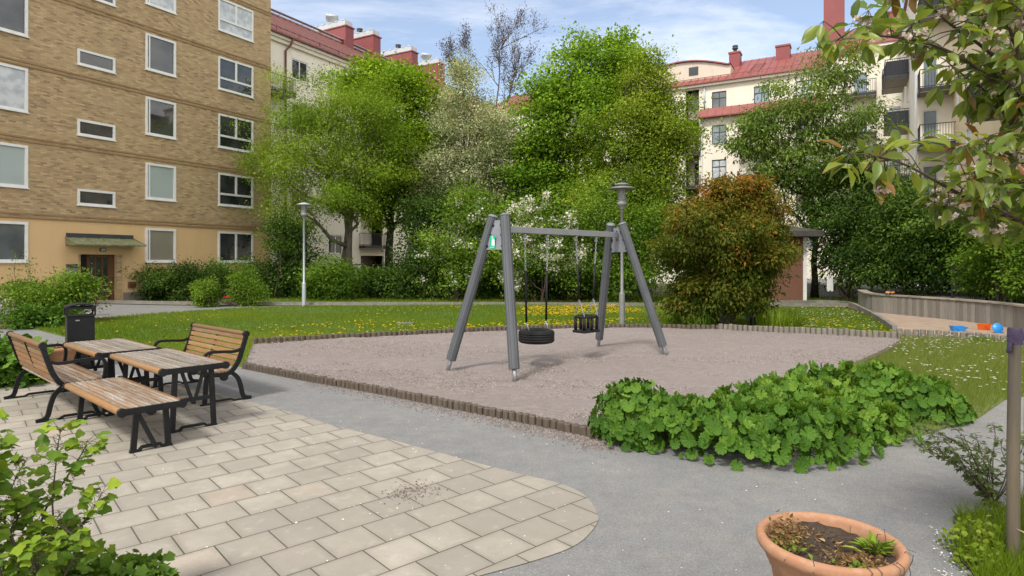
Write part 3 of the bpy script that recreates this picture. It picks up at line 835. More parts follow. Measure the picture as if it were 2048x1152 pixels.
for e in (0, 1):
    apex = (A0 if e == 0 else A1) + BD * (.42 if e == 0 else -.48)
    nrmv = BD * (-1 if e == 0 else 1)
    legs = [x for x in tops if x[3] == e]
    mb = MB(); poly = []
    def at(leg, z):                                     # point on a leg's axis at height z
        p0, t, s_, _ = leg; return p0 + t * ((z - p0.z) / t.z)
    lo = [at(l, 2.06) for l in legs]; hi = [at(l, 2.545) for l in legs]
    off = BD * (.012 if e == 0 else -.012)
    ring = [lo[0], lo[1], hi[1], hi[0]]
    mb.add([p + off for p in ring] + [p - off for p in ring], [(0, 1, 2, 3), (7, 6, 5, 4), (0, 4, 5, 1), (1, 5, 6, 2), (2, 6, 7, 3), (3, 7, 4, 0)])
    plate = mb.build('side_plate', M_greypaint, root)
    for l in legs:
        for z in (2.12, 2.30, 2.46):
            c = at(l, z) - SD * l[2] * .085
            mb = MB(); mb.tube([c - BD * .03, c + BD * .03], .022, 10); mb.build('bolt', M_black, plate)
    mid = (hi[0] + hi[1]) / 2
    for z in (2.47, 2.40, 2.36, 2.30):
        c = Vector((mid.x, mid.y, z)); mb = MB(); mb.tube([c - BD * .018, c + BD * .018], .010, 8); mb.build('screw', M_black, plate)
    if e == 0:
        M_green = pmat('green_sticker', (.02, .42, .25), (.02, .38, .22), 4, .4); M_lab = pmat('white_label', (.78, .79, .78), (.7, .71, .7), 20, .5)
        c = (lo[0] + lo[1]) / 2; c = Vector((c.x, c.y, 2.185)) - BD * .0155
        def card(cx, cz, w, h, off_, mat, name, par):
            mb = MB(); q = c + SD * cx - BD * off_; q.z = c.z + cz
            mb.add([q - SD * w / 2 + Vector((0, 0, -h / 2)), q + SD * w / 2 + Vector((0, 0, -h / 2)), q + SD * w / 2 + Vector((0, 0, h / 2)), q - SD * w / 2 + Vector((0, 0, h / 2))], [(0, 1, 2, 3)])
            return mb.build(name, mat, par)
        s1 = card(-.045, 0, .13, .21, .0, M_green, 'notice', root)
        card(-.025, -.01, .07, .10, .002, M_lab, 'label_field', s1)
        card(-.04, .062, .05, .012, .002, M_lab, 'text_line', s1); card(-.045, .085, .03, .014, .002, M_lab, 'text_line', s1)
        card(-.05, -.085, .10, .006, .002, M_lab, 'text_line', s1)

def hang(t): p = A0 + BD * (t + .42); return Vector((p.x, p.y, zb - .055))
def chain(mb, a, b, r=.006, link=.05, w=.013):
    a, b = Vector(a), Vector(b); n = max(2, int((b - a).length / (link * .8))); d = (b - a).normalized()
    s = d.cross(Vector((1, .3, 0))).normalized(); s2 = d.cross(s)
    for i in range(n):
        c = a + (b - a) * ((i + .5) / n); q = s if i % 2 else s2
        pts = [c + d * math.cos(t) * link / 2 + q * math.sin(t) * w for t in np.linspace(0, 2 * PI, 9)]
        mb.tube(pts, r, 5, caps=False)
def hanger(root, base, top, low, sleeve_to, sleeve_from):
    """bearing, chain and black sleeve"""
    mb = MB(); mb.tube([top + Vector((0, 0, .01)), top - Vector((0, 0, .07))], [.03, .022], 10); mb.box(top - Vector((0, 0, .075)), (.05, .035, .05)); mb.build('bearing', M_steel, root); bpy.context.view_layer
    d = (low - top)
    pt = lambda f: top + d * f
    mb = MB(); chain(mb, top - Vector((0, 0, .08)), pt(sleeve_from)); mb.build('chain', M_steel, root)
    mb = MB(); mb.tube([pt(sleeve_from), pt(sleeve_to)], .020, 10); mb.build('grip_sleeve', M_rubber, root)
M_tyre = M_rubber
# tyre swing
h0, h1 = hang(.60), hang(1.16)
c = (h0 + h1) / 2; tz = .57
root = thing('tyre_swing', 'black car tyre lying flat on two chains under the swing beam', 'tyre swing', (c.x, c.y, tz))
o1 = Vector((c.x, c.y, tz))
mb = MB(); R, wd = .315, .115
prof = [(.17, -.085), (.19, -.10), (.25, -wd), (.285, -.105), (.305, -.09)]
for z in (-.075, -.035, .005, .045):
    prof += [(.312, z), (.315, z + .003), (.315, z + .027), (.304, z + .030), (.304, z + .036)]
prof += [(.305, .09), (.285, .105), (.25, wd), (.19, .10), (.17, .085), (.165, .06), (.24, .085), (.27, .0), (.24, -.085), (.165, -.06), (.17, -.085)]
mb.lathe(prof, n=40); mb.build('tyre', M_tyre, root)
for hp, s_ in ((h0, -1), (h1, 1)):
    t_ = hp - o1; k_ = c - Vector((hp.x, hp.y, c.z)); low = BD * s_ * .245 + Vector((0, 0, .26))
    hanger(root, o1, t_, low, 1.0, .42)
    mb = MB()
    for q in (-1, 1): mb.tube([low, low + SD * q * .07 + BD * s_ * -.015 + Vector((0, 0, -.19))], .009, 6)
    mb.build('steel_rod', M_steel, root)
# bucket seat swing
h0, h1 = hang(1.93), hang(2.52)
c = (h0 + h1) / 2; bz = .56
root = thing('bucket_swing', 'black toddler swing seat with a rail, hanging by chains near the far swing legs', 'toddler swing', (c.x, c.y, bz), math.atan2(BD.y, BD.x))
loc = lambda p: Matrix.Rotation(-math.atan2(BD.y, BD.x), 3, 'Z') @ (Vector(p) - Vector((c.x, c.y, bz)))
mb = MB(); mb.box((0, 0, 0), (.46, .30, .05)); mb.build('seat', M_rubber, root, bevel=.015)
mb = MB(); ring = [(.21 * math.copysign(abs(math.cos(t)) ** .6, math.cos(t)), .14 * math.copysign(abs(math.sin(t)) ** .6, math.sin(t)), .27) for t in np.linspace(0, 2 * PI, 25)]
mb.tube(ring, .027, 8, caps=False); mb.build('rail', M_rubber, root)
for px_, py_ in ((-.19, -.11), (.19, -.11), (-.19, .11), (.19, .11), (0, -.14), (0, .14)):
    mb = MB(); mb.tube([(px_, py_, .26), (px_ * .95, py_ * .95, .02)], .032, 8); mb.build('strap', M_rubber, root)
for hp, s_ in ((h0, -1), (h1, 1)):
    low = Vector((s_ * .21, 0, .60)); hanger(root, None, loc(hp), low, 1.0, .45)
    mb = MB()
    for q in (-1, 1): chain(mb, low, (s_ * .19, q * .12, .285), .005, .045, .011)
    mb.build('short_chain', M_steel, root)

# ------------------------------------------------------------------ street lamps
M_lampgrey = pmat('lamp_grey', (.20, .205, .195), (.16, .165, .16), 5, .55, .2)
M_lampbody = pmat('lamp_louvre', (.24, .25, .235), (.20, .21, .195), 8, .5)
M_lampglass = pmat('lamp_glass', (.52, .54, .52), (.45, .47, .45), 9, .2)
def lamp(label, x, y, top, hat, metal, dome):
    root = thing('street_lamp', label, 'street lamp', (x, y, 0), 0, 'street lamps in the courtyard')
    mb = MB(); zl = top - .62
    mb.lathe([(.085, 0), (.085, .93), (.078, .98), (.045, 1.02), (.042, zl - .12), (.055, zl - .11), (.055, zl - .02)], n=16); mb.build('pole', metal, root)
    mb = MB(); mb.lathe([(.055, zl - .12), (.10, zl - .02), (.135, zl + .0), (.14, zl + .06), (.12, zl + .09)], n=20)
    for k in range(7): mb.lathe([(.115, zl + .10 + k * .045), (.125, zl + .11 + k * .045), (.125, zl + .125 + k * .045), (.115, zl + .135 + k * .045)], n=20)
    mb.build('lantern_cage', M_lampbody, root)
    mb = MB(); mb.lathe([(.10, zl + .05), (.105, zl + .44)], n=16); mb.build('glass', M_lampglass, root)
    mb = MB(); zh = zl + .43
    pr = [(.02, zh), (hat * .4, zh + .0), (hat / 2, zh + .015), (hat / 2 + .005, zh + .03), (hat * .36, zh + .07), (.16, zh + .085)]
    if dome: pr += [(.15, zh + .12), (.20, zh + .13), (.20, zh + .15), (.13, zh + .185), (.02, zh + .20)]
    else: pr += [(.12, zh + .11), (.02, zh + .13)]
    mb.lathe(pr, n=32); mb.build('hat', metal, root)
M_lampblue = pmat('pale_galvanised', (.42, .45, .49), (.36, .39, .42), 5, .45, .3)
lamp('slim pale lamp post with a flat hat at the back of the lawn', -8.85, 26.4, 4.47, .62, M_lampblue, False)
lamp('grey lamp post with a wide disc hat and dome behind the swing', 3.13, 17.66, 4.11, .80, M_lampgrey, True)
lamp('lamp post mostly hidden behind the bronze shrub, only its flat hat showing', 7.35, 19.3, 4.70, .66, M_lampgrey, False)

# ------------------------------------------------------------------ litter bin
root = thing('litter_bin', 'black square litter bin with a curved open hood, at the lawn edge', 'litter bin', (-7.66, 11.0, 0), math.radians(40))
mb = MB(); mb.bb(-.20, .20, -.20, .20, .04, .90); mb.bb(-.17, .17, -.17, .17, 0, .05); mb.build('body', M_black, root, bevel=.008)
mb = MB(); mb.bb(-.212, .212, -.212, .212, .905, .925); mb.build('rim', M_black, root, bevel=.004)
mb = MB()
for x in (-.205, .205):
    for y in (-.19, .19): mb.bb(x - .012, x + .012, y - .02, y + .02, .92, 1.075)
arc = [(-.225 + .45 * i / 12, 1.06 + .05 * math.sin(PI * i / 12)) for i in range(13)]
for (xa, za), (xb, zb_) in zip(arc[:-1], arc[1:]):
    mb.add([(xa, -.215, za), (xb, -.215, zb_), (xb, .215, zb_), (xa, .215, za), (xa, -.215, za + .02), (xb, -.215, zb_ + .02), (xb, .215, zb_ + .02), (xa, .215, za + .02)],
           [(3, 2, 1, 0), (4, 5, 6, 7), (0, 1, 5, 4), (2, 3, 7, 6), (1, 2, 6, 5), (3, 0, 4, 7)])
for y in (-.212, .212):
    pts = [(-.2, .99), (-.13, 1.035), (.13, 1.035), (.2, .99), (.2, 1.07), (-.2, 1.07)]
    mb.add([(x, y, z) for x, z in pts], [tuple(range(6))])
mb.build('hood', M_black, root)
mb = MB(); mb.box((-.05, -.2025, .84), (.06, .003, .02)); mb.build('plate', M_steel, root)

# ------------------------------------------------------------------ terracotta pots
M_dead = leaf_mat('dead_leaf', (.12, .07, .03), (.24, .145, .06), (.40, .285, .14), .15, .8, .1)
M_sprout = leaf_mat('sprout_leaf', (.10, .19, .02), (.19, .29, .03), (.29, .37, .06), .35)
def pot(label, x, y, R, h, near, seed, rz=0):
    root = thing('terracotta_pot', label, 'plant pot', (x, y, 0), rz, 'terracotta pots with withered plants')
    mb = MB()
    prof = [(.0, .0), (R * .62, 0), (R * .64, .02), (R * .80, h * .68), (R * .83, h * .70), (R * .83, h * .735), (R * .865, h * .755), (R * .865, h * .80), (R * .91, h * .82), (R * .925, h * .86), (R * .985, h * .89), (R, h * .925),
            (R * 1.0, h * .965), (R * .975, h * .99), (R * .93, h), (R * .88, h * .985), (R * .86, h * .95), (R * .845, h * .85), (R * .82, h * .7)]
    mb.lathe(prof, n=72 if near else 36); mb.build('pot', M_terra, root)
    r = np.random.default_rng(seed)
    mb = MB(); n = 48; K = 10; vs = [(0, 0, h * .86)]; fs = []
    lf = Lumps(9, seed=seed)
    for i in range(1, K + 1):
        for k in range(n):
            th = 2 * PI * k / n; q = R * .855 * i / K
            p = np.array([[q * math.cos(th), q * math.sin(th), 0]])
            z = h * .865 + .014 * float(lf(p)[0]) + .006 * r.normal() + .05 * max(0, -math.cos(th - 2.6)) * 0
            vs.append((q * math.cos(th), q * math.sin(th), z))
    for k in range(n): fs.append((0, 1 + k, 1 + (k + 1) % n))
    for i in range(K - 1):
        for k in range(n): fs.append((1 + i * n + k, 1 + (i + 1) * n + k, 1 + (i + 1) * n + (k + 1) % n, 1 + i * n + (k + 1) % n))
    mb.add(vs, fs, 0, False); mb.build('soil', M_soil, root)
    # withered stems and leaves
    nn = 900 if near else 260
    cl = [(-.62, .30, .22, 1.0), (-.70, .02, .16, .7), (.02, -.55, .26, .8), (.35, -.62, .2, .5), (-.35, .62, .2, .6), (.0, .1, .35, .25)] if near else [(-.4, .2, .3, 1), (.3, -.1, .3, 1), (.1, .4, .3, .6)]
    ww = np.array([q[3] for q in cl]); ww /= ww.sum(); ci = r.choice(len(cl), nn, p=ww); cl = np.array(cl)
    P = np.zeros((nn, 3)); P[:, :2] = cl[ci, :2] * R * .86 + r.normal(size=(nn, 2)) * cl[ci, 2:3] * R * .6
    rr = np.linalg.norm(P[:, :2], axis=1); P[:, :2] *= np.minimum(1, R * .88 / np.maximum(rr, 1e-6))[:, None]
    hh = np.where(ci < 2, .055, .03) if near else np.full(nn, .06)
    P[:, 2] = h * .875 + np.abs(r.normal(size=nn)) * hh
    A = r.normal(size=(nn, 3)); A[:, 2] *= .5; Bn = r.normal(size=(nn, 3)); Bn[:, 2] += .4
    leaf_object('withered_leaves', M_dead, root, P, A, Bn, r.uniform(.012, .036, nn), r.uniform(.3, .8, nn), OVATE if near else DIAMOND, .35 + .3 * r.normal(size=nn))
    mb = MB()
    for k in range(46 if near else 12):
        a = r.uniform(0, 6.28); q = R * r.uniform(.2, .9); p = Vector((q * math.cos(a), q * math.sin(a), h * .885))
        d = Vector((r.normal(), r.normal(), .15)).normalized() * r.uniform(.05, .16)
        mb.tube([p, p + d * .5 + Vector((0, 0, .02)), p + d], .0016, 4, caps=False)
    if near:
        for a in (-2.25, -1.55, -1.42, -1.1, -1.02, -.55):           # dry stalks hanging over the rim
            e = Vector((math.cos(a), math.sin(a), 0))
            pts = [e * R * .86 + Vector((0, 0, h * .93)), e * R * .95 + Vector((0, 0, h * 1.015)), e * (R * 1.01) + Vector((.01, 0, h * .98))]
            z = h * .98
            for q in range(5):
                z -= .028; pts.append(e * (R * (1.012 if z > h * .9 else 1.0)) + Vector((r.normal() * .008, r.normal() * .006, z)))
            mb.tube(pts, .0022, 5, caps=False)
    mb.build('dry_stalks', M_twig, root)
    if near:
        n2 = 60; a = r.uniform(0, 6.28, n2)
        P = np.zeros((n2, 3)); P[:, 0] = R * .60 + r.normal(size=n2) * .018; P[:, 1] = -R * .12 + r.normal(size=n2) * .018; P[:, 2] = h * .88
        A = np.stack([np.cos(a) * .75 + .0, np.sin(a) * .75, r.uniform(.35, 1.3, n2)], 1)
        Bn = np.stack([-np.cos(a), -np.sin(a), np.full(n2, .5)], 1)
        leaf_object('sprout', M_sprout, root, P, A, Bn, r.uniform(.06, .125, n2), .28, OVATE, .55 + .25 * r.normal(size=n2))
        n3 = 70; P = np.zeros((n3, 3)); P[:, 0] = np.where(np.arange(n3) < 45, -R * .62, -R * .02) + r.normal(size=n3) * .05; P[:, 1] = np.where(np.arange(n3) < 45, -R * .05, -R * .7) + r.normal(size=n3) * .035; P[:, 2] = h * .89 + r.uniform(0, .03, n3)
        leaf_object('seedling_patch', M_sprout, root, P, r.normal(size=(n3, 3)) + np.array([0, 0, .6]), r.normal(size=(n3, 3)) * .5 + np.array([0, 0, 1]), r.uniform(.02, .045, n3), .6, OVATE, .3 + .2 * r.normal(size=n3))
pot('terracotta pot close up on the asphalt, with dark soil and a bright green sprout', 1.56, 3.05, .335, .50, True, 5)
pot('terracotta pot of withered leaves behind the benches, below the litter bin', -7.34, 9.95, .335, .50, False, 6)

# ------------------------------------------------------------------ sandbox toys
M_blue = pmat('blue_plastic', (.02, .22, .62), (.025, .25, .66), 5, .35)
M_orange = pmat('orange_plastic', (.75, .13, .015), (.70, .11, .015), 5, .35)
def frustum(mb, x0, x1, y0, y1, z0, z1, flare, thick=.008):
    b = [(x0, y0), (x1, y0), (x1, y1), (x0, y1)]; t = [(x0 - flare, y0 - flare), (x1 + flare, y0 - flare), (x1 + flare, y1 + flare), (x0 - flare, y1 + flare)]
    ti = [(x0 - flare + thick, y0 - flare + thick), (x1 + flare - thick, y0 - flare + thick), (x1 + flare - thick, y1 + flare - thick), (x0 - flare + thick, y1 + flare - thick)]
    vs = [(x, y, z0) for x, y in b] + [(x, y, z1) for x, y in t] + [(x, y, z1) for x, y in ti] + [(x, y, z0 + .02) for x, y in b]
    fs = [(3, 2, 1, 0)] + [(i, (i + 1) % 4, 4 + (i + 1) % 4, 4 + i) for i in range(4)] + [(4 + i, 4 + (i + 1) % 4, 8 + (i + 1) % 4, 8 + i) for i in range(4)] + [(8 + i, 8 + (i + 1) % 4, 12 + (i + 1) % 4, 12 + i) for i in range(4)] + [(12, 13, 14, 15)]
    mb.add(vs, fs)
x, y = G(1914, 662, .09)
root = thing('toy_barrow', 'blue plastic toy tipper tray lying on the sand behind the log edging', 'toy', (x, y, .09), -.2)
mb = MB(); frustum(mb, -.11, .10, -.08, .08, .0, .13, .03)
mb.add([(.13, -.11, .13), (.23, -.09, .10), (.23, .09, .10), (.13, .11, .13), (.10, -.08, 0), (.10, .08, 0)], [(0, 4, 1), (3, 2, 5), (4, 5, 2, 1)]); mb.build('tray', M_blue, root)
mb = MB(); mb.bar([(-.13, -.10, .135), (.02, -.11, .03)], .012, .012, axis=(0, 1, 0)); mb.build('handle', M_blue, root)
x, y = G(1968, 660, .09)
root = thing('toy_bucket', 'square orange plastic toy bucket with a handle, standing on the sand', 'toy bucket', (x, y, .09), .15)
mb = MB(); frustum(mb, -.085, .085, -.085, .085, 0, .16, .025); mb.build('bucket', M_orange, root)
mb = MB(); mb.tube([(-.11, -.115, .16), (-.04, -.125, .09), (.06, -.125, .06), (.11, -.115, .15)], .007, 6); mb.build('handle', M_orange, root)
x, y = G(1996, 666, .09)
root = thing('toy_sieve', 'round blue plastic toy sieve leaning on the sand beside the orange bucket', 'toy', (x, y, .09), .0)
mb = MB(); mb.lathe([(.0, .05), (.05, .05), (.105, .02), (.125, .0), (.13, .0), (.13, -.02), (.10, -.03)], n=28)
for i in range(len(mb.v)):
    q = Matrix.Rotation(math.radians(72), 3, 'X') @ Vector(mb.v[i]); mb.v[i] = (q.x, q.y, q.z + .125)
mb.build('bowl', M_blue, root)
mb = MB(); mb.tube([(.05, -.04, .06), (.10, -.06, .0)], .014, 8); mb.build('handle', M_blue, root)
x, y = G(1766, 588.5, .745)
root = thing('toy_car', 'small orange and yellow toy car standing on the cap of the timber wall', 'toy car', (12.98, 21.3, .745), .3)
M_toyor = pmat('toy_orange', (.62, .27, .08), (.70, .40, .16), 14, .45); M_toydark = pmat('toy_dark', (.05, .03, .02), None, 5, .5)
mb = MB(); mb.bb(-.14, .14, -.07, .07, .04, .11); body = mb.build('body', M_toyor, root, bevel=.02)
mb = MB(); mb.add([(-.10, -.06, .105), (.07, -.06, .105), (.07, .06, .105), (-.10, .06, .105), (-.06, -.05, .17), (.03, -.05, .17), (.03, .05, .17), (-.06, .05, .17)], [(0, 1, 5, 4), (1, 2, 6, 5), (2, 3, 7, 6), (3, 0, 4, 7), (4, 5, 6, 7)]); mb.build('cabin', M_toydark, root)
for sx in (-.085, .085):
    for sy in (-1, 1):
        mb = MB(); mb.tube([(sx, sy * .06, .04), (sx, sy * .085, .04)], .04, 14); mb.build('wheel', M_toydark, root)

# ------------------------------------------------------------------ small things on the lawn
x, y = G(811, 650)
root = thing('drain_cover', 'small grey concrete drain cover with dark slots set in the lawn', 'drain cover', (x, y, .02), .1)
mb = MB(); mb.bb(-.24, .24, -.17, .17, 0, .07); mb.build('slab', M_kerb, root, bevel=.01)
mb = MB()
for k in range(4): mb.bb(-.16 + k * .1, -.10 + k * .1, -.10, .10, .071, .076)
mb.build('slots', M_groove, root)
x, y = G(1506, 655)
root = thing('vent_pipe', 'black curved pipe end standing in the grass right of the bronze shrub', 'pipe', (x, y, 0), .4)
mb = MB(); mb.tube(smooth_line([(0, 0, -.05), (0, 0, .28), (.01, 0, .42), (.06, 0, .50), (.14, 0, .48), (.17, 0, .40)], 5), [.075] * 26, 14); mb.build('pipe', M_black, root)
mb = MB(); mb.lathe([(.09, 0), (.09, .03), (.076, .04)], n=14); mb.build('collar', M_black, root)

# stakes with a purple tie
def stake(label, x, y, h, r, tie):
    root = thing('tree_stake', label, 'tree stake', (x, y, 0), 0, 'stakes of the cherry tree')
    mb = MB(); mb.tube([(0, 0, -.1), (.0, 0, h * .5), (.012, 0, h)], [r * 1.02, r, r * .97], 16); mb.build('post', M_stake, root, bevel=.004)
    if tie:
        mb = MB(); mb.lathe([(r * 1.04, h - .10), (r * 1.16, h - .09), (r * 1.12, h - .06), (r * 1.2, h - .055), (r * 1.16, h - .01), (r * 1.05, h - .0)], c=(.011, 0, 0), n=18)
        mb.tube([(r, 0, h - .06), (r + .06, .03, h - .05), (r + .16, .07, h - .045)], .03, 6, flat=(.35, 1.2)); mb.tube([(-r * .9, -.01, h - .09), (-r * 1.3, -.02, h - .15)], .02, 6, flat=(.4, 1.0))
        mb.build('tie', M_purple, root)
M_stake = wood('stake_timber', (.15, .122, .082), (.105, .083, .054), (.165, .142, .11), .55, 5, axis=2)
M_purple = pmat('purple_band', (.085, .062, .125), (.13, .10, .17), 30, .9, bs=.8, bscale=120)
stake('round wooden stake with a purple cloth tie, at the edge of the verge', 3.07, 3.80, 1.45, .034, True)
stake('second round wooden stake of the cherry, right behind the one with the purple tie', 3.42, 4.1, 1.62, .03, False)
# ------------------------------------------------------------------ buildings
EB = Vector((.48916, .87219, 0)); WB = Vector((-.87219, .48916, 0))
def render_mat(name, a, b, dirt, bs=.25):
    m, nt, bsd, out = new_mat(name); v = coords(nt); v2 = coords(nt, (1.6, 1.6, .35))
    c = mixc(nt, ramp(nt, noise(nt, v, .5, 5, .6), [(.3, 0.0), (.7, 1.0)]).outputs[0], a, b)
    c = mixc(nt, ramp(nt, noise(nt, v2, 1.1, 6, .7), [(.5, 0.0), (.78, .45)]).outputs[0], c, dirt)
    nt.links.new(c, bsd.inputs['Base Color']); bsd.inputs['Roughness'].default_value = .9
    bump(nt, bsd, noise(nt, v, 26, 4, .7), bs, .02)
    return m
M_ochre = render_mat('ochre_render', (.66, .45, .23), (.60, .405, .205), (.48, .33, .17))
M_cream = render_mat('cream_render', (.84, .79, .68), (.79, .73, .62), (.64, .57, .46))
M_cream2 = render_mat('pale_render', (.74, .69, .58), (.69, .63, .53), (.56, .49, .39))
M_yellow = render_mat('yellow_render', (.90, .73, .49), (.86, .68, .44), (.72, .55, .34))
M_plinth = render_mat('grey_plinth', (.23, .205, .17), (.18, .16, .13), (.12, .11, .09))
M_dormer = render_mat('dormer_render', (.60, .52, .43), (.54, .47, .39), (.40, .30, .25))
# yellow-brown brick
m, nt, b, out = new_mat('yellow_brick')
tc = nt.nodes.new('ShaderNodeTexCoord'); sp = nt.nodes.new('ShaderNodeSeparateXYZ'); cb = nt.nodes.new('ShaderNodeCombineXYZ')
nt.links.new(tc.outputs['Object'], sp.inputs[0]); sa = nt.nodes.new('ShaderNodeMath'); sa.operation = 'ADD'
nt.links.new(sp.outputs[0], sa.inputs[0]); nt.links.new(sp.outputs[1], sa.inputs[1]); nt.links.new(sa.outputs[0], cb.inputs[0]); nt.links.new(sp.outputs[2], cb.inputs[1])
br = nt.nodes.new('ShaderNodeTexBrick'); nt.links.new(cb.outputs[0], br.inputs['Vector'])
br.offset = .5; br.inputs['Scale'].default_value = 1; br.inputs['Brick Width'].default_value = .25; br.inputs['Row Height'].default_value = .075
br.inputs['Mortar Size'].default_value = .007; br.inputs['Mortar Smooth'].default_value = .2
br.inputs['Color1'].default_value = (0, 0, 0, 1); br.inputs['Color2'].default_value = (1, 1, 1, 1); br.inputs['Mortar'].default_value = (.4, .4, .4, 1)
bc = ramp(nt, br.outputs['Color'], [(0.0, (.21, .128, .068)), (.10, (.305, .198, .10)), (.4, (.415, .285, .143)), (.8, (.485, .34, .175)), (1.0, (.57, .415, .225))]).outputs[0]
mp = nt.nodes.new('ShaderNodeMapping'); mp.inputs['Scale'].default_value = (.5, 2.4, 1); nt.links.new(cb.outputs[0], mp.inputs[0])
bc = mixc(nt, ramp(nt, noise(nt, mp.outputs[0], 1.3, 6, .65), [(.40, .0), (.75, .45)]).outputs[0], bc, (.27, .185, .105))
bc = mixc(nt, ramp(nt, noise(nt, cb.outputs[0], .16, 3, .5), [(.35, 0.0), (.7, .35)]).outputs[0], bc, (.47, .345, .18))
bc = mixc(nt, br.outputs['Fac'], bc, (.33, .265, .18))
nt.links.new(bc, b.inputs['Base Color']); b.inputs['Roughness'].default_value = .9
iv = nt.nodes.new('ShaderNodeMath'); iv.operation = 'SUBTRACT'; iv.inputs[0].default_value = 1.0; nt.links.new(br.outputs['Fac'], iv.inputs[1])
bump(nt, b, iv.outputs[0], .5, .01); M_brick = m
M_brickdark = pmat('band_brick', (.24, .155, .08), (.34, .23, .12), 12, .9, bs=.6, bscale=30, stretch=(1, 1, 3))
# glass: dark, mirror-like; some with blinds or curtains behind
def glass(name, c, rough=.03, c2=None, scale=1.2, spec=.9):
    m, nt, b, out = new_mat(name); v = coords(nt, per_object=True)
    col = ramp(nt, noise(nt, v, scale, 3, .5), [(.4, c), (.6, c2 or tuple(x * .5 for x in c))]).outputs[0]
    nt.links.new(col, b.inputs['Base Color']); b.inputs['Roughness'].default_value = rough; b.inputs['Specular IOR Level'].default_value = spec
    b.inputs['IOR'].default_value = 1.52
    return m
M_glass = glass('dark_glass', (.020, .024, .026), .025, (.05, .055, .055))
M_glass_grey = glass('grey_glass', (.11, .125, .13), .06, (.06, .07, .075), .7)
M_blind = glass('blind_behind_glass', (.36, .42, .41), .22, (.33, .38, .37), .5, .6)
M_blind_warm = glass('warm_blind_behind_glass', (.27, .25, .19), .22, (.24, .22, .17), .5, .6)
M_curtain = glass('curtain_behind_glass', (.55, .58, .60), .12, (.38, .41, .44), 2.5, .7)
M_skyglass = glass('bright_glass', (.20, .27, .33), .05, (.12, .15, .18), .8, 1.0)
M_redroof = pmat('red_sheet_roof', (.26, .070, .056), (.21, .057, .048), 1.2, .5, .0, .5, bs=.15, bscale=3)
M_redroof_old = pmat('weathered_red_roof', (.19, .072, .06), (.14, .06, .052), 1.1, .6, .0, .4, bs=.2, bscale=5)
M_redchim = pmat('red_chimney_sheet', (.235, .055, .055), (.20, .048, .048), .8, .5, .0, .4)
M_palecap = pmat('pale_sheet_metal', (.50, .52, .53), (.42, .44, .45), 2, .5, .2)
M_copper = pmat('green_copper', (.17, .185, .10), (.12, .115, .06), 2.5, .6, .2, speck=(9, (.27, .32, .21), .5))
M_darkframe = pmat('dark_window_paint', (.035, .04, .045), (.05, .055, .06), 4, .5)
M_door = pmat('brown_door_wood', (.125, .058, .026), (.09, .04, .018), 5, .4, bs=.2, bscale=30, stretch=(4, 4, .5))
M_dark = pmat('dark_recess', (.012, .010, .009), None, 3, .8)
M_rail = pmat('black_railing', (.018, .02, .025), (.03, .032, .038), 5, .5)
M_slab = pmat('balcony_concrete', (.34, .30, .25), (.27, .24, .2), 2, .85)
M_panel = pmat('black_balcony_cloth', (.016, .018, .024), (.03, .032, .04), 3, .75, stretch=(9, 9, 1))

def facade(name, mat, parent, x0, x1, z0, z1, holes, y=0.0, rev=.18, depth=None, seam=None):
    """wall with real window openings and reveals; optional ends and back"""
    xs = sorted({x0, x1, *[h[0] for h in holes], *[h[1] for h in holes]}); zs = sorted({z0, z1, *[h[2] for h in holes], *[h[3] for h in holes]})
    xs = [x for x in xs if x0 <= x <= x1]; zs = [z for z in zs if z0 <= z <= z1]
    mb = MB()
    for i in range(len(xs) - 1):
        j = 0
        while j < len(zs) - 1:
            cx = (xs[i] + xs[i + 1]) / 2
            inside = lambda q: any(h[0] < cx < h[1] and h[2] < (zs[q] + zs[q + 1]) / 2 < h[3] for h in holes)
            if inside(j): j += 1; continue
            k = j
            while k < len(zs) - 1 and not inside(k): k += 1
            mb.add([(xs[i], y, zs[j]), (xs[i + 1], y, zs[j]), (xs[i + 1], y, zs[k]), (xs[i], y, zs[k])], [(0, 1, 2, 3)]); j = k
    for h in holes:
        a, b_, c, d = h
        if b_ <= x0 or a >= x1 or d <= z0 or c >= z1: continue
        mb.add([(a, y, c), (b_, y, c), (b_, y, d), (a, y, d), (a, y + rev, c), (b_, y + rev, c), (b_, y + rev, d), (a, y + rev, d)],
               [(0, 4, 5, 1), (1, 5, 6, 2), (2, 6, 7, 3), (3, 7, 4, 0)])
    if depth:
        mb.add([(x0, y, z0), (x0, y + depth, z0), (x1, y + depth, z0), (x1, y, z0), (x0, y, z1), (x0, y + depth, z1), (x1, y + depth, z1), (x1, y, z1)],
               [(1, 0, 4, 5), (3, 2, 6, 7), (2, 1, 5, 6)])
    return mb.build(name, mat, parent)

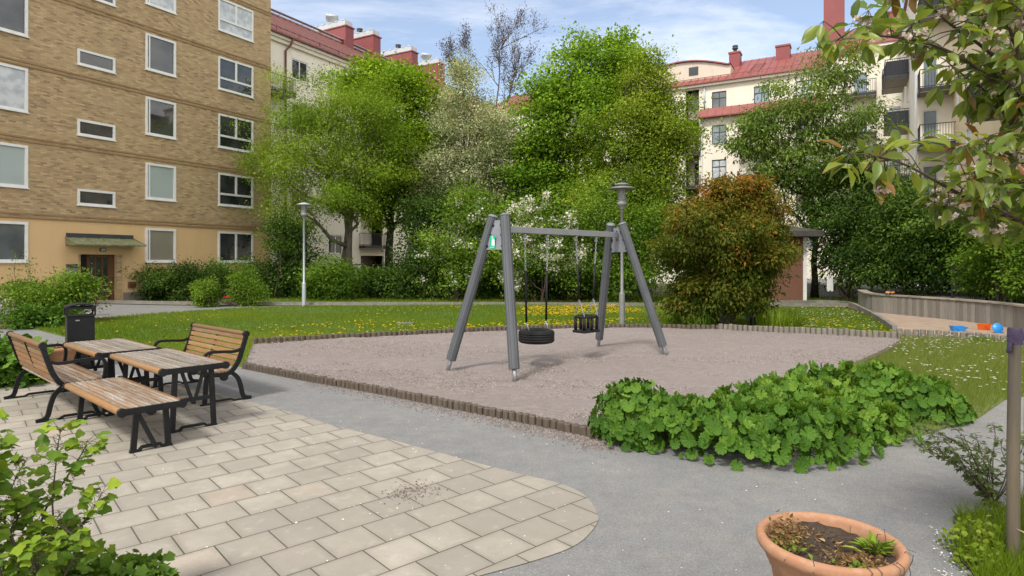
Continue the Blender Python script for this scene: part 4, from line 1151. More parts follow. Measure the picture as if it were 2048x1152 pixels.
def window(parent, x0, x1, z0, z1, y, frame, pane, fw=.075, mull=(), trans=(), proud=.03, sill=None, inner=.04):
    mb = MB(); ya, yb = y - proud, y + .10
    mb.bb(x0, x1, ya, yb, z0, z0 + fw); mb.bb(x0, x1, ya, yb, z1 - fw, z1)
    mb.bb(x0, x0 + fw, ya + .002, yb, z0 + fw, z1 - fw); mb.bb(x1 - fw, x1, ya + .002, yb, z0 + fw, z1 - fw)
    W, Hh = x1 - x0, z1 - z0
    tz = [z0 + Hh * t for t in trans]
    for t in tz: mb.bb(x0 + fw, x1 - fw, ya + .006, yb, t - inner, t + inner)
    for mm in mull:
        f, lo, hi = mm if hasattr(mm, '__len__') else (mm, 0, 1)
        xm = x0 + W * f
        mb.bb(xm - inner, xm + inner, ya + .008, yb, z0 + Hh * lo + (fw if lo == 0 else inner), z0 + Hh * hi - (fw if hi == 1 else inner))
    f = mb.build('window', frame, parent)
    mb = MB(); mb.bb(x0 + fw * .5, x1 - fw * .5, y + .035, y + .05, z0 + fw * .5, z1 - fw * .5); mb.build('pane', pane, f)
    if sill:
        mb = MB(); mb.bb(x0 - .03, x1 + .03, y - .09, y + .02, z0 - .045, z0 - .003); mb.build('sill', sill, f)
    return f

# ---- brick block
ORG = G(205, 605)
bk = thing('brick_apartment_building', 'yellow-brown brick apartment block with white window frames and an ochre rendered ground floor', 'apartment building', (ORG[0], ORG[1], 0), math.atan2(EB.y, EB.x))
wins = []
Z0 = [1.87, 4.98, 8.15, 11.33, 14.55]; Z1 = [3.55, 6.76, 10.0, 13.13, 16.35]
panes_left = [M_glass_grey, M_blind, M_curtain, M_glass, M_glass]; panes_mid = [M_blind_warm, M_blind, M_glass, M_glass, M_curtain]; panes_right = [M_glass, M_glass, M_glass, M_glass, M_curtain]
for k in range(5):
    wins.append((-4.75, -2.95, Z0[k], Z1[k], 'left', panes_left[k])); wins.append((1.97, 3.53, Z0[k], Z1[k], 'mid', panes_mid[k]))
    wins.append((5.93, 8.17, Z0[k], Z1[k], 'right', panes_right[k]))
for z in (4.44, 7.57, 10.73, 13.88): wins.append((-1.06, .56, z, z + .72, 'slit', M_glass))
wins.append((-9.6, -7.6, 1.87, 3.55, 'mid', M_blind)); wins.append((-9.6, -7.6, 4.98, 6.76, 'mid', M_glass))
door = (-.93, .62, 0.02, 2.22)
holes = [w[:4] for w in wins]
facade('brick_wall', M_brick, bk, -22, 9.40, 3.70, 19.5, holes, 0.0, depth=13)
facade('ground_floor_wall', M_ochre, bk, -22, 9.38, 0.0, 3.70, holes + [door], .035, depth=12.9)
mb = MB()
for z in (3.70, 6.90, 10.06, 13.25, 16.45):
    for dz in (.0, .155): mb.bb(-22, 9.42, -.035, .02, z + dz + .01, z + dz + .085)
mb.build('band_courses', M_brickdark, bk)
mb = MB(); mb.bb(-22, -1.05, -.02, .06, 0, .28); mb.bb(.95, 9.41, -.02, .06, 0, .42); mb.build('plinth', M_plinth, bk)
mb = MB(); mb.bb(-22, 9.7, -.3, 13.2, 19.5, 19.75); mb.build('roof', M_redroof_old, bk)
for (a, c, z0, z1, kind, pane) in wins:
    if kind == 'right':
        low = z0 < 2
        window(bk, a, c, z0, z1, .0, M_white, pane, .10, [.5] if low else [(.5, .36, 1)], [] if low else [.36], .03, M_white, .055)
    elif kind == 'left': window(bk, a, c, z0, z1, .0, M_white, pane, .11, [.12], [], .03, M_white)
    elif kind == 'slit': window(bk, a, c, z0, z1, .0, M_white, pane, .10, [], [], .03, M_white)
    else: window(bk, a, c, z0, z1, .0, M_white, pane, .11, [.13], [], .03, M_white, .03)
# door with its recess, canopy and number
mb = MB(); mb.bb(-.93, .62, .30, .34, 0, 2.22); mb.bb(-.93, -.57, .22, .30, .0, 2.22); mb.build('door_recess', M_dark, bk)
mb = MB()
for x in (-.57, -.24, .07, .34): mb.bb(x, x + (.13 if x in (-.57, .34) else .07), .20, .27, .16, 2.16)
mb.bb(-.57, .60, .20, .27, 2.10, 2.21); mb.bb(-.57, .60, .20, .27, .03, .26); mb.bb(.47, .60, .195, .27, .03, 2.2)
dr = mb.build('door', M_door, bk)
mb = MB(); mb.bb(-.50, .45, .235, .245, .20, 2.13); mb.build('pane', M_glass, dr)
mb = MB(); mb.tube([(-.40, .17, .95), (-.40, .12, .97), (-.40, .12, 1.62), (-.40, .17, 1.64)], .014, 8); mb.build('handle', M_steel, dr)
mb = MB(); mb.bb(-.52, -.44, .185, .2, 1.35, 1.43); mb.bb(-.40, -.33, .185, .2, 1.78, 1.83); mb.build('lock', M_steel, dr)
for xa_, xb_ in ((.62, .86), (-1.0, -.93)):
    mb = MB(); mb.bb(xa_, xb_, -.02, .22, 0, 2.22); mb.build('brick_jamb', M_brick, bk)
mb = MB(); mb.bb(-1.1, 1.2, -.65, .0, .0, .07); mb.build('door_step', M_plinth, bk)
mb = MB(); xa, xb = -1.52, 1.42
mb.add([(xa, .03, 2.98), (xb, .03, 2.98), (xb + .05, -.95, 2.66), (xa - .05, -.95, 2.66), (xa, .03, 2.62), (xb, .03, 2.62), (xb + .05, -.95, 2.60), (xa - .05, -.95, 2.60)],
       [(0, 3, 2, 1), (4, 5, 6, 7), (3, 7, 6, 2), (0, 4, 7, 3), (1, 2, 6, 5)])
for k in range(5):
    x = xa + (xb - xa) * k / 4
    mb.bar([(x, .03, 2.995), (x * 1.03, -.95, 2.675)], .03, .035, axis=(1, 0, 0))
mb.build('canopy', M_copper, bk)
mb = MB(); mb.bb(xa + .02, xb - .02, -.01, .03, 2.98, 3.16); mb.build('canopy_flashing', M_darkframe, bk)
mb = MB(); mb.bb(-.12, .14, -.015, .03, 2.36, 2.52); pl_ = mb.build('door_lamp', M_darkframe, bk)
mb = MB(); mb.bb(-.07, .09, -.07, -.017, 2.38, 2.50); mb.build('glass', M_curtain, pl_)
mb = MB(); mb.bb(-1.42, -1.08, -.06, .03, .78, 1.62); ip = mb.build('intercom_panel', M_steel, bk, bevel=.01)
mb = MB(); mb.bb(-1.50, -1.04, -.14, .03, 1.64, 1.78); mb.build('hood', M_darkframe, ip)
mb = MB(); mb.bb(-1.24, -1.14, -.068, -.06, .95, 1.2); mb.build('display', M_dark, ip)
mb = MB(); mb.bb(1.15, 1.50, -.01, .04, .62, .92); vt = mb.build('wall_vent', pmat('vent_brown', (.22, .115, .065), None, 5, .7), bk)
mb = MB()
for k in range(5): mb.bb(1.18, 1.47, -.016, -.01, .65 + k * .052, .675 + k * .052)
mb.build('louvre', M_door, vt)

# ---- generic balcony
def balcony(parent, x0, x1, y0, y1, z, rail_h=1.0, mesh=None, step=.12, sides=(1, 1)):
    """slab from y0 (wall) to y1 (outer edge, smaller y) with a railing of thin bars"""
    mb = MB(); mb.bb(x0, x1, y1, y0, z - .16, z); mb.bb(x0 - .01, x1 + .01, y1 - .01, y1 + .05, z - .20, z + .02)
    b_ = mb.build('balcony', [M_slab], parent)
    mb = MB(); zt_ = z + rail_h; xs = [(x0, y1, x1, y1)]
    if sides[0]: xs.append((x0, y1, x0, y0))
    if sides[1]: xs.append((x1, y1, x1, y0))
    for (xa_, ya_, xb_, yb_) in xs:
        L_ = math.hypot(xb_ - xa_, yb_ - ya_); n_ = max(2, int(L_ / step))
        for zz in (zt_, z + .10): mb.box(((xa_ + xb_) / 2, (ya_ + yb_) / 2, zz), (abs(xb_ - xa_) + .04, abs(yb_ - ya_) + .04, .04))
        for i in range(n_ + 1):
            t = i / n_; mb.box((xa_ + (xb_ - xa_) * t, ya_ + (yb_ - ya_) * t, z + rail_h / 2), (.022, .022, rail_h))
        mb.box(((xa_ + xb_) / 2, (ya_ + yb_) / 2, z - .06), (abs(xb_ - xa_) + .06, abs(yb_ - ya_) + .06, .20))
    mb.build('railing', M_rail, b_)
    if mesh is not None:
        mb = MB(); mb.bb(x0 + .03, x1 - .03, y1 + .03, y1 + .04, z + .08, z + rail_h - .08)
        if sides[0]: mb.bb(x0 + .03, x0 + .04, y1 + .05, y0, z + .08, z + rail_h - .08)
        mb.build('privacy_cloth', mesh, b_)
    return b_
def roof_slope(parent, name, mat, x0, x1, ridge, eave_z, slope, over=.45, depth=11.0, seams=.6, seam_m=None):
    """gabled sheet-metal roof along local x with standing seams"""
    mb = MB(); zr = eave_z + slope * (ridge + over)
    th = .10
    mb.add([(x0, -over, eave_z), (x1, -over, eave_z), (x1, ridge, zr), (x0, ridge, zr), (x0, depth + over, eave_z), (x1, depth + over, eave_z),
            (x0, -over, eave_z - th), (x1, -over, eave_z - th), (x0, depth + over, eave_z - th), (x1, depth + over, eave_z - th)],
           [(0, 1, 2, 3), (3, 2, 5, 4), (6, 7, 1, 0), (6, 0, 3, 4, 8), (1, 7, 9, 5, 2), (8, 9, 7, 6)])
    n = int((x1 - x0) / seams)
    for i in range(n + 1):
        x = x0 + (x1 - x0) * i / n
        mb.bar([(x, -over, eave_z + .02), (x, ridge, zr + .02)], .05, .035, axis=(1, 0, 0))
    return mb.build(name, mat, parent)

# ---- cream block behind the brick one
CO = (-11.24, 50.0)
cb_ = thing('cream_apartment_building', 'cream rendered block beyond the brick one, its long red roof carrying four broad red chimneys', 'apartment building', (CO[0], CO[1], 0), math.atan2(EB.y, EB.x))
cw = []
for z0, z1 in ((14.60, 16.0), (11.55, 12.95), (8.5, 9.9), (5.45, 6.85), (2.5, 3.9)):
    for x in (-15, -11.4, -8.15, -4.75, -1.4, 4.4, 7.8, 11.2, 14.6, 18, 21.4, 24.8):
        if x == -1.4 and z0 < 8: continue
        cw.append((x, x + 1.45, z0, z1))
log_holes = [(-1.35, 1.35, 3.15, 6.0), (-1.35, 1.35, 0.02, 2.4)]
facade('wall', M_cream, cb_, -22, 36, 0, 16.95, cw + log_holes, 0, depth=11)
for i, (a, c, z0, z1) in enumerate(cw):
    window(cb_, a, c, z0, z1, .06, M_white, (M_curtain, M_glass_grey, M_glass)[i % 3] if z0 > 14 else M_glass, .08, [.5], [], .02, M_palecap, .04)
mb = MB(); mb.bb(-22, 36, -.32, .02, 16.95, 17.15); mb.bb(-22, 36, -.20, .02, 16.70, 16.95); mb.build('cornice', M_cream2, cb_)
rf = roof_slope(cb_, 'roof', M_redroof_old, -22, 36, 5.5, 17.25, .66, .5)
mb = MB()
for k in range(48):                                       # snow rail and roof ladder lines
    x = -20 + k * 1.15; mb.box((x, 4.9, 17.25 + .66 * 5.4 + .18), (.04, .04, .36))
for dz in (.12, .36): mb.bb(-20, 34.5, 4.86, 4.92, 17.25 + .66 * 5.4 + dz - .03, 17.25 + .66 * 5.4 + dz + .03)
mb.bb(-20, 34, 4.7, 5.05, 17.25 + .66 * 5.3 + .38, 17.25 + .66 * 5.3 + .42)
mb.build('roof_walkway', M_palecap, rf)
mb = MB()
for k in range(30):
    x = -21 + k * 1.9; mb.box((x, -.2, 17.25 + .66 * .3 + .16), (.05, .05, .3))
mb.bb(-21, 34, -.22, -.18, 17.25 + .66 * .3 + .2, 17.25 + .66 * .3 + .25); mb.build('snow_guard', M_redroof_old, rf)
for k, (x, zt_, bl, tall) in enumerate([(1.7, 22.4, 9.0, 1), (5.2, 22.7, 8.6, 0), (10.75, 22.9, 8.7, 0), (15.4, 23.0, 8.0, 1), (-11.3, 22.6, 9.0, 0), (-5.4 - 4.7, 22.3, 8, 0)][:5]):
    mb = MB(); mb.bb(x - .1, x + .9, 4.5, bl, 19.4, zt_); ch = mb.build('chimney', M_redchim, cb_)
    mb = MB(); mb.bb(x - .16, x + .96, 4.4, bl + .06, zt_ - .10, zt_); mb.bb(x - .104, x - .1, (4.5 + bl) / 2 - .02, (4.5 + bl) / 2 + .02, 20.0, zt_ - .1); mb.build('flashing', M_redroof, ch)
    mb = MB(); mb.bb(x - .06, x + .86, 4.6, bl - .1, zt_, zt_ + .45)
    for q in range(5): mb.bb(x - .09, x + .89, 4.7 + q * .8, 5.0 + q * .8, zt_ + .45, zt_ + .56)
    mb.build('cap', M_palecap, ch)
    mb = MB(); yv = 6.6
    if tall: mb.lathe([(.35, 0), (.35, .3), (.75, .62), (.78, .8), (.6, .82)], c=(x + .4, yv, zt_ + .45), n=4)
    else: mb.lathe([(.16, 0), (.16, .25), (.28, .3), (.28, .36), (.2, .42), (.3, .5), (.3, .56), (.05, .62)], c=(x + .4, yv, zt_ + .45), n=14)
    mb.build('vent', M_palecap if tall else M_darkframe, ch)
mb = MB(); mb.bb(12.4, 13.0, 3.6, 4.2, 19, 20.6); mb.bb(12.3, 13.1, 3.5, 4.3, 20.6, 20.75); mb.build('vent_stack', M_redchim, cb_)
mb = MB(); mb.tube([(-8.4, -.45, 17.15), (-8.5, -.3, 16.7), (-8.75, -.1, 16.3), (-8.75, -.1, 12)], .07, 8); mb.tube([(-8.75, -.1, 12), (-8.75, -.1, .2)], .07, 8); mb.build('drainpipe', M_redroof_old, cb_)
balcony(cb_, -11.6, -8.9, 0, -1.2, 13.1); balcony(cb_, -1.5, 1.45, .0, -.55, 3.15, 1.0)
mb = MB(); mb.bb(-1.34, 1.34, 1.3, 1.4, .03, 6.0); mb.bb(-1.34, 1.34, .1, 1.35, 3.0, 3.13); mb.build('loggia_back', M_cream, cb_)
mb = MB(); mb.bb(-1.2, -.75, 1.22, 1.29, 3.2, 5.4); mb.build('loggia_door', M_dark, cb_)
mb = MB(); mb.bb(-1.33, 1.33, .9, 1.0, .03, 2.38); mb.build('loggia_door', M_door, cb_)

# ---- cream block on the right with red roof
RO = (14.97, 54.0); RANG = math.atan2(-.48916, .87219)
rb = thing('cream_apartment_building', 'cream rendered block with black railed balconies and a curved pale dormer on its red roof', 'apartment building', (RO[0], RO[1], 0), RANG)
rw = []
for z0, z1 in ((14.88, 16.35), (11.92, 13.5), (9.0, 10.58), (6.05, 7.6), (3.1, 4.65)):
    for x in (-14.5, -11.5, -8.4, -5.0, -2.6, 2.36, 5.72, 8.9): rw.append((x, x + 1.18, z0, z1))
    for x in (12.9, 15.2): rw.append((x, x + 1.0, z0 - .35, z1))
loggia = [(.15, 1.28, 1.0, 16.75)]
facade('wall', M_cream2, rb, -20, 11.0, 0, 17.1, rw + loggia, 0, depth=11)
facade('taller_wall', M_cream2, rb, 11.0, 18.6, 0, 18.3, rw, -.02, depth=11.4)
for i, (a, c, z0, z1) in enumerate(rw):
    if a < 11: window(rb, a, c, z0, z1, .05, M_darkframe, (M_skyglass, M_curtain, M_glass_grey)[i % 3] if z0 > 8 else M_glass_grey, .06, [.5], [.62], .02, M_palecap, .025)
    else: window(rb, a, c, z0, z1, .03, M_white, M_curtain if i % 2 else M_skyglass, .07, [], [], .02, None)
mb = MB(); mb.bb(-20, 11, -.30, .02, 16.90, 17.12); mb.bb(11, 18.7, -.36, -.01, 18.1, 18.32); mb.build('cornice', M_cream2, rb)
roof_slope(rb, 'roof', M_redroof, -20, 11.0, 5.5, 17.2, .52, .45, seams=.62)
roof_slope(rb, 'taller_roof', M_redroof, 11.0, 19.0, 5.5, 18.4, .52, .45, seams=.62)
mb = MB(); mb.add([(1.36, -.02, 15.0), (11.0, -.02, 15.0), (11.0, -.55, 14.25), (1.3, -.55, 14.25), (1.36, -.02, 14.15), (11.0, -.02, 14.15), (11.0, -.55, 14.15), (1.3, -.55, 14.15)],
                  [(0, 3, 2, 1), (4, 5, 6, 7), (3, 7, 6, 2), (0, 4, 7, 3), (1, 2, 6, 5)])
for k in range(16): mb.bar([(1.4 + k * .64, -.02, 15.02), (1.4 + k * .64, -.55, 14.27)], .05, .03, axis=(1, 0, 0))
mb.build('roof_band', M_redroof, rb)
mb = MB()
for k in range(26): mb.box((-19 + k * 1.15, .15, 17.2 + .52 * .6 + .12), (.05, .04, .24))
mb.bb(-19.5, 10.5, .12, .16, 17.2 + .52 * .6 + .18, 17.2 + .52 * .6 + .24); mb.build('snow_guard', M_redroof, rb)
# curved dormer
mb = MB(); arc = [(-4.6, 17.5), (-4.6, 18.6)] + [(-4.6 + 8.3 * t, 18.6 + 1.15 * math.sin(PI * (.08 + .84 * t)) - .28) for t in np.linspace(.02, .98, 14)] + [(3.75, 18.7), (3.75, 17.5)]
nA = len(arc); mb.add([(x, .75, z) for x, z in arc] + [(x, 5.0, z) for x, z in arc], [tuple(range(nA))] + [(i, nA + i, nA + i + 1, i + 1) for i in range(nA - 1)])
dm = mb.build('dormer', M_dormer, rb)
mb = MB()
for (xa_, za_), (xb_, zb2) in zip(arc[1:-2], arc[2:-1]):
    mb.add([(xa_, .55, za_ + .04), (xb_, .55, zb2 + .04), (xb_, 5.2, zb2 + .04), (xa_, 5.2, za_ + .04), (xa_, .55, za_ + .14), (xb_, .55, zb2 + .14), (xb_, 5.2, zb2 + .14), (xa_, 5.2, za_ + .14)],
           [(3, 2, 1, 0), (4, 5, 6, 7), (0, 1, 5, 4)])
mb.build('dormer_roof', M_redroof, dm)
mb = MB(); mb.bb(.25, 1.05, .70, .745, 18.25, 18.95); mb.build('dormer_window', M_darkframe, dm)
for (x0, x1, zt_, y0, pot_) in ((-3.3, -2.4, 20.6, 4.6, 0), (3.15, 4.05, 20.6, 3.4, 1), (7.0, 8.1, 20.6, 3.6, 0), (10.85, 12.3, 23.6, .35, 0), (15.0, 17.0, 22.2, 4.4, 0)):
    mb = MB(); mb.bb(x0, x1, y0, y0 + 1.1, 17.6, zt_); ch = mb.build('chimney', M_redchim, rb)
    mb = MB(); mb.bb(x0 - .06, x1 + .06, y0 - .06, y0 + 1.16, zt_ - .12, zt_ + .03); mb.build('cap', M_redroof, ch)
    if pot_: mb = MB(); mb.lathe([(.16, 0), (.16, .3), (.27, .36), (.27, .44), (.16, .5), (.27, .58), (.2, .68), (.05, .72)], c=((x0 + x1) / 2, y0 + .5, zt_ + .03), n=14); mb.build('vent', M_darkframe, ch)
mb = MB()
for k in range(7): mb.bar([(5.2 + k * .03, .6 + k * .45, 17.75 + k * .235), (6.0 + k * .03, .6 + k * .45, 17.75 + k * .235)], .05, .05, axis=(0, 1, 0))
mb.bar([(5.2, .5, 17.75), (5.4, 3.4, 19.25)], .05, .05); mb.bar([(6.0, .5, 17.75), (6.2, 3.4, 19.25)], .05, .05); mb.build('roof_ladder', M_redroof_old, rb)
mb = MB(); mb.tube([(1.75, -.1, 16.9), (1.75, -.1, 15.0)], .06, 8); mb.tube([(1.5, -.12, 14.1), (1.5, -.12, .2)], .06, 8); mb.build('drainpipe', M_palecap, rb)
mb = MB(); mb.bb(.16, 1.27, .9, 1.0, 1, 16.74)
for z in (14.35, 11.3, 8.4, 5.5): mb.bb(.16, 1.27, .02, .9, z - .2, z)
mb.build('loggia_back', M_slab, rb)
for z in (11.35, 8.45, 5.55):
    mb = MB(); mb.bb(.72, 1.2, .84, .89, z, z + 2.0); mb.build('loggia_door', M_dark, rb)
mb = MB(); mb.bb(.3, 1.15, .82, .89, 15.3, 16.1); mb.build('loggia_window', M_glass_grey, rb)
for z in (11.3, 8.4, 5.5): balcony(rb, .0, 1.4, .12, -.35, z, .95, None, .14)
for z in (11.25, 8.3, 5.4): balcony(rb, 4.6, 7.0, 0, -1.1, z)
for z in (14.5, 11.5, 8.5): balcony(rb, 12.3, 14.4, 0, -1.2, z)
# stair wing between the right block and the yellow one
SWO = Vector((22.0, 33.9, 0))
sw = thing('stair_wing', 'narrow cream wing with stacked black balconies between the red roofed block and the yellow building', 'building wing', SWO[:3], RANG)
facade('wall', M_cream, sw, 0, 2.0, .3, 18.2, [(.35, 1.05, z, z + 1.9) for z in (14.9, 11.2, 8.2, 5.2)], 0, depth=13.5)
for z in (14.9, 11.2, 8.2, 5.2): window(sw, .35, 1.05, z, z + 1.9, .05, M_white, M_skyglass, .06, [], [], .02)
mb = MB(); mb.bb(-.15, 2.05, -.2, 13.5, 18.2, 18.4); mb.build('roof', M_redroof, sw)
mb = MB(); mb.tube([(.06, -.07, 18.1), (.06, -.07, .6)], .055, 8); mb.tube([(1.85, -.07, 18.1), (1.85, -.07, .6)], .055, 8); mb.build('drainpipe', M_palecap, sw)
for z in (14.9, 11.0, 8.1, 5.1): balcony(sw, .15, 1.9, 0, -1.3, z, 1.0, M_panel if z > 14 else None)
# balconies on the wing's long side: project along -x
def side_balcony(parent, ya, yb, z, cloth):
    mb = MB(); mb.bb(-1.25, 0, ya, yb, z - .16, z); b_ = mb.build('balcony', M_slab, parent)
    mb = MB()
    for (xa_, y_a, xb_, y_b) in ((-1.25, ya, 0, ya), (-1.25, ya, -1.25, yb), (-1.25, yb, 0, yb)):
        L_ = abs(xb_ - xa_) + abs(y_b - y_a); n_ = int(L_ / .12)
        for zz, t_ in ((z + 1.0, .04), (z + .1, .04), (z - .06, .22)): mb.box(((xa_ + xb_) / 2, (y_a + y_b) / 2, zz), (abs(xb_ - xa_) + .05, abs(y_b - y_a) + .05, t_))
        for i in range(n_ + 1): mb.box((xa_ + (xb_ - xa_) * i / n_, y_a + (y_b - y_a) * i / n_, z + .5), (.022, .022, 1.0))
    mb.build('railing', M_rail, b_)
    if cloth:
        mb = MB(); mb.bb(-1.22, -.03, ya + .04, ya + .05, z + .06, z + .9); mb.bb(-1.21, -1.20, ya + .05, yb - .05, z + .06, z + .9); mb.build('privacy_cloth', M_panel, b_)
for z, cl in ((13.3, True), (10.2, True), (7.1, False), (4.0, False)): side_balcony(sw, 4.2, 6.6, z, cl)
side_balcony(sw, 8.6, 10.8, 13.9, True)

# ---- yellow building
YO = (23.5, 33.1); YANG = math.atan2(-.87219, -.48916)
yb_ = thing('yellow_apartment_building', 'pale yellow rendered building partly hidden behind the cherry branches', 'apartment building', (YO[0], YO[1], 0), YANG)
yw = []
for z0 in (13.0, 9.75, 6.45, 3.2):
    yw.append((4.9, 6.2, z0, z0 + 1.6)); yw.append((1.6, 2.6, z0, z0 + 1.6)); yw.append((13.4, 14.6, z0 - .1, z0 + 1.6)); yw.append((16.4, 17.6, z0 - .1, z0 + 1.6))
facade('wall', M_yellow, yb_, 0, 24, .3, 17.2, yw, 0, depth=10)
for i, (a, c, z0, z1) in enumerate(yw): window(yb_, a, c, z0, z1, .03, M_white, M_skyglass if i % 2 else M_curtain, .08, [.5], [], .03, M_palecap, .035)
mb = MB(); mb.bb(-.2, 24, -.35, 10, 17.2, 17.5); mb.build('roof', M_redroof, yb_)
mb = MB(); mb.bb(-.01, 24, -.06, .0, .3, .9); mb.build('plinth', M_plinth, yb_)
for z in (10.0, 6.7, 3.4): balcony(yb_, 14.7, 16.9, 0, -1.15, z, 1.0, M_panel)

# ---- shed
sx, sy = 10.4, 28.3
sh = thing('wooden_shed', 'red-brown timber shed with a white corner post and a low dark roof', 'shed', (sx, sy, 0), math.radians(4))
M_shed = pmat('red_brown_boards', (.185, .088, .058), (.15, .07, .046), 2.2, .75, bs=.3, bscale=9, stretch=(6, 6, .3))
mb = MB(); mb.bb(1.15, 3.0, 0, 3.0, 0, 3.02)
for k in range(12): mb.bb(1.15 + k * .153, 1.165 + k * .153, -.012, .01, .05, 3.0)
mb.build('wall', M_shed, sh)
mb = MB(); mb.bb(2.98, 3.14, -.03, .14, 0, 3.02); mb.build('corner_post', M_white, sh)
mb = MB(); mb.bb(-.2, 1.14, -.01, 3.0, 0, 3.0); mb.build('pale_panel', M_white, sh)
mb = MB(); mb.bb(.0, .9, -.05, -.011, .05, 2.1); dd = mb.build('door', M_palecap, sh)
mb = MB(); mb.bb(.8, .84, -.09, -.05, .95, 1.1); mb.build('handle', M_black, dd)
M_shedroof = pmat('dark_felt_roof', (.075, .068, .062), (.055, .05, .046), 3, .9)
mb = MB(); mb.add([(-.7, -.6, 3.03), (3.62, -.6, 3.03), (3.62, 3.5, 3.03), (-.7, 3.5, 3.03), (-.7, -.6, 3.28), (3.62, -.6, 3.28), (3.62, 3.5, 3.28), (-.7, 3.5, 3.28), (.6, 1.4, 3.75), (2.2, 1.4, 3.75)],
                  [(3, 2, 1, 0), (0, 1, 5, 4), (1, 2, 6, 5), (2, 3, 7, 6), (3, 0, 4, 7), (4, 5, 9, 8), (5, 6, 9), (6, 7, 8, 9), (7, 4, 8)]); mb.build('roof', M_shedroof, sh)
x, y = 14.35, 28.0
root = thing('garden_sign', 'small white arched board on a post right of the shed', 'sign', (x, y, 0), 0)
mb = MB(); mb.prism([(-.14, 0), (.14, 0), (.14, .55), (.10, .68), (0, .74), (-.10, .68), (-.14, .55)], -.015, .015)
for i in range(len(mb.v)): v_ = mb.v[i]; mb.v[i] = (v_[0], v_[2], v_[1] + .55)
mb.build('board', M_white, root)
mb = MB(); mb.bb(-.03, .03, -.02, .02, 0, .6); mb.build('post', M_darkframe, root)

# ------------------------------------------------------------------ fences
M_fence = pmat('dark_fence_metal', (.022, .024, .022), (.035, .034, .03), 4, .6)
def rail_fence(label, pts, h, step, rails, pick=None, name='metal_fence', cat='fence', z0=0.0, mat=M_fence, grp=None):
    root = thing(name, label, cat, (pts[0][0], pts[0][1], z0), 0, grp)
    o_ = Vector((pts[0][0], pts[0][1], 0)); P = [Vector((p[0], p[1], 0)) - o_ for p in pts]
    for (x, y, a) in spaced(P, step):
        mb = MB(); mb.box((x, y, h / 2), (.07, .07, h)); mb.build('post', mat, root)
    mb = MB()
    for z in rails: mb.tube([(p.x, p.y, z) for p in P], .028, 6)
    mb.build('rails', mat, root)
    if pick:
        mb = MB()
        for (x, y, a) in spaced(P, pick): mb.box((x, y, h * .5), (.02, .02, h * .92))
        mb.build('bars', mat, root)
rail_fence('dark metal fence in the bushes between the brick block and the cream one', [(-13.6, 36.2), (-10.3, 36.6), (-8.2, 36.9), (-4.0, 34.4), (-.5, 33.6)], 1.75, 3.3, (1.72, .9, .3), .28)
rail_fence('black picket fence behind the white flowering shrubs', [(-.3, 33.4), (3.0, 33.0), (7.5, 32.4)], 1.55, 2.5, (1.5, .35), .16, 'picket_fence')
rail_fence('black railing under the climbers in front of the yellow building', [(15.9, 22.4), (15.5, 20.2), (14.6, 17.9), (14.0, 16.0), (13.6, 14.5)], 1.35, 2.2, (1.32, .25), .13, 'metal_fence', 'fence', .56)

# ------------------------------------------------------------------ bicycles
def bicycle(label, x, y, rz, mat, tint_wheel):
    root = thing('bicycle', label, 'bicycle', (x, y, 0), rz, 'bicycles parked by the brick building')
    R = .33
    for wx in (-.52, .52):
        mb = MB(); pts = [(wx + R * math.cos(t), 0, R + .02 + R * math.sin(t)) for t in np.linspace(0, 2 * PI, 25)]
        mb.tube(pts, .022, 6, caps=False); w_ = mb.build('wheel', M_rubber, root)
        mb = MB(); pts = [(wx + (R - .03) * math.cos(t), 0, R + .02 + (R - .03) * math.sin(t)) for t in np.linspace(0, 2 * PI, 25)]
        mb.tube(pts, .012, 5, caps=False)
        for k in range(14):
            t = 2 * PI * k / 14; mb.tube([(wx, 0, R + .02), (wx + (R - .03) * math.cos(t), 0, R + .02 + (R - .03) * math.sin(t))], .0025, 3, caps=False)
        mb.build('rim', tint_wheel, w_)
        mb = MB(); pts = [(wx + (R + .04) * math.cos(t), 0, R + .02 + (R + .04) * math.sin(t)) for t in np.linspace(.3, 2.9, 10)]
        mb.tube(pts, .025, 6, flat=(1.6, .4)); mb.build('mudguard', mat, root)
    mb = MB(); bb_ = (-.08, 0, .30); hd = (.38, 0, .86); st = (-.20, 0, .80)
    for a, c in ((bb_, hd), (bb_, st), (st, (.36, 0, .80)), (bb_, (-.52, 0, .35)), (st, (-.52, 0, .35)), (hd, (.52, 0, .35)), ((.36, 0, .76), (.35, 0, .98))): mb.tube([a, c], .019, 8)
    mb.build('frame', mat, root)
    mb = MB(); mb.tube([(.35, 0, .98), (.34, 0, 1.03), (.28, .28, 1.06), (.16, .30, 1.05)], .012, 6); mb.tube([(.34, 0, 1.03), (.28, -.28, 1.06), (.16, -.30, 1.05)], .012, 6); mb.build('handlebar', M_steel, root)
    mb = MB(); mb.tube([(-.20, 0, .80), (-.23, 0, .95)], .014, 6); mb.box((-.24, 0, .98), (.27, .17, .06)); mb.build('saddle', M_black, root, bevel=.02)
    mb = MB(); mb.box((.55, 0, .78), (.26, .34, .24)); mb.build('basket', M_steel, root)
M_bpur = pmat('purple_paint', (.16, .05, .20), None, 5, .35); M_bblu = pmat('blue_paint', (.05, .16, .42), None, 5, .35); M_bred = pmat('red_paint', (.55, .04, .035), None, 5, .35)
bicycle('bicycle with purple wheels parked at the bed, left of the bush', -16.75, 20.6, 1.9, M_white, M_bpur)
bicycle('blue bicycle parked behind the purple wheeled one', -16.6, 21.9, 1.4, M_bblu, M_steel)
bicycle('red and white bicycle standing behind the rose bush', -15.25, 21.2, .6, M_bred, M_white)
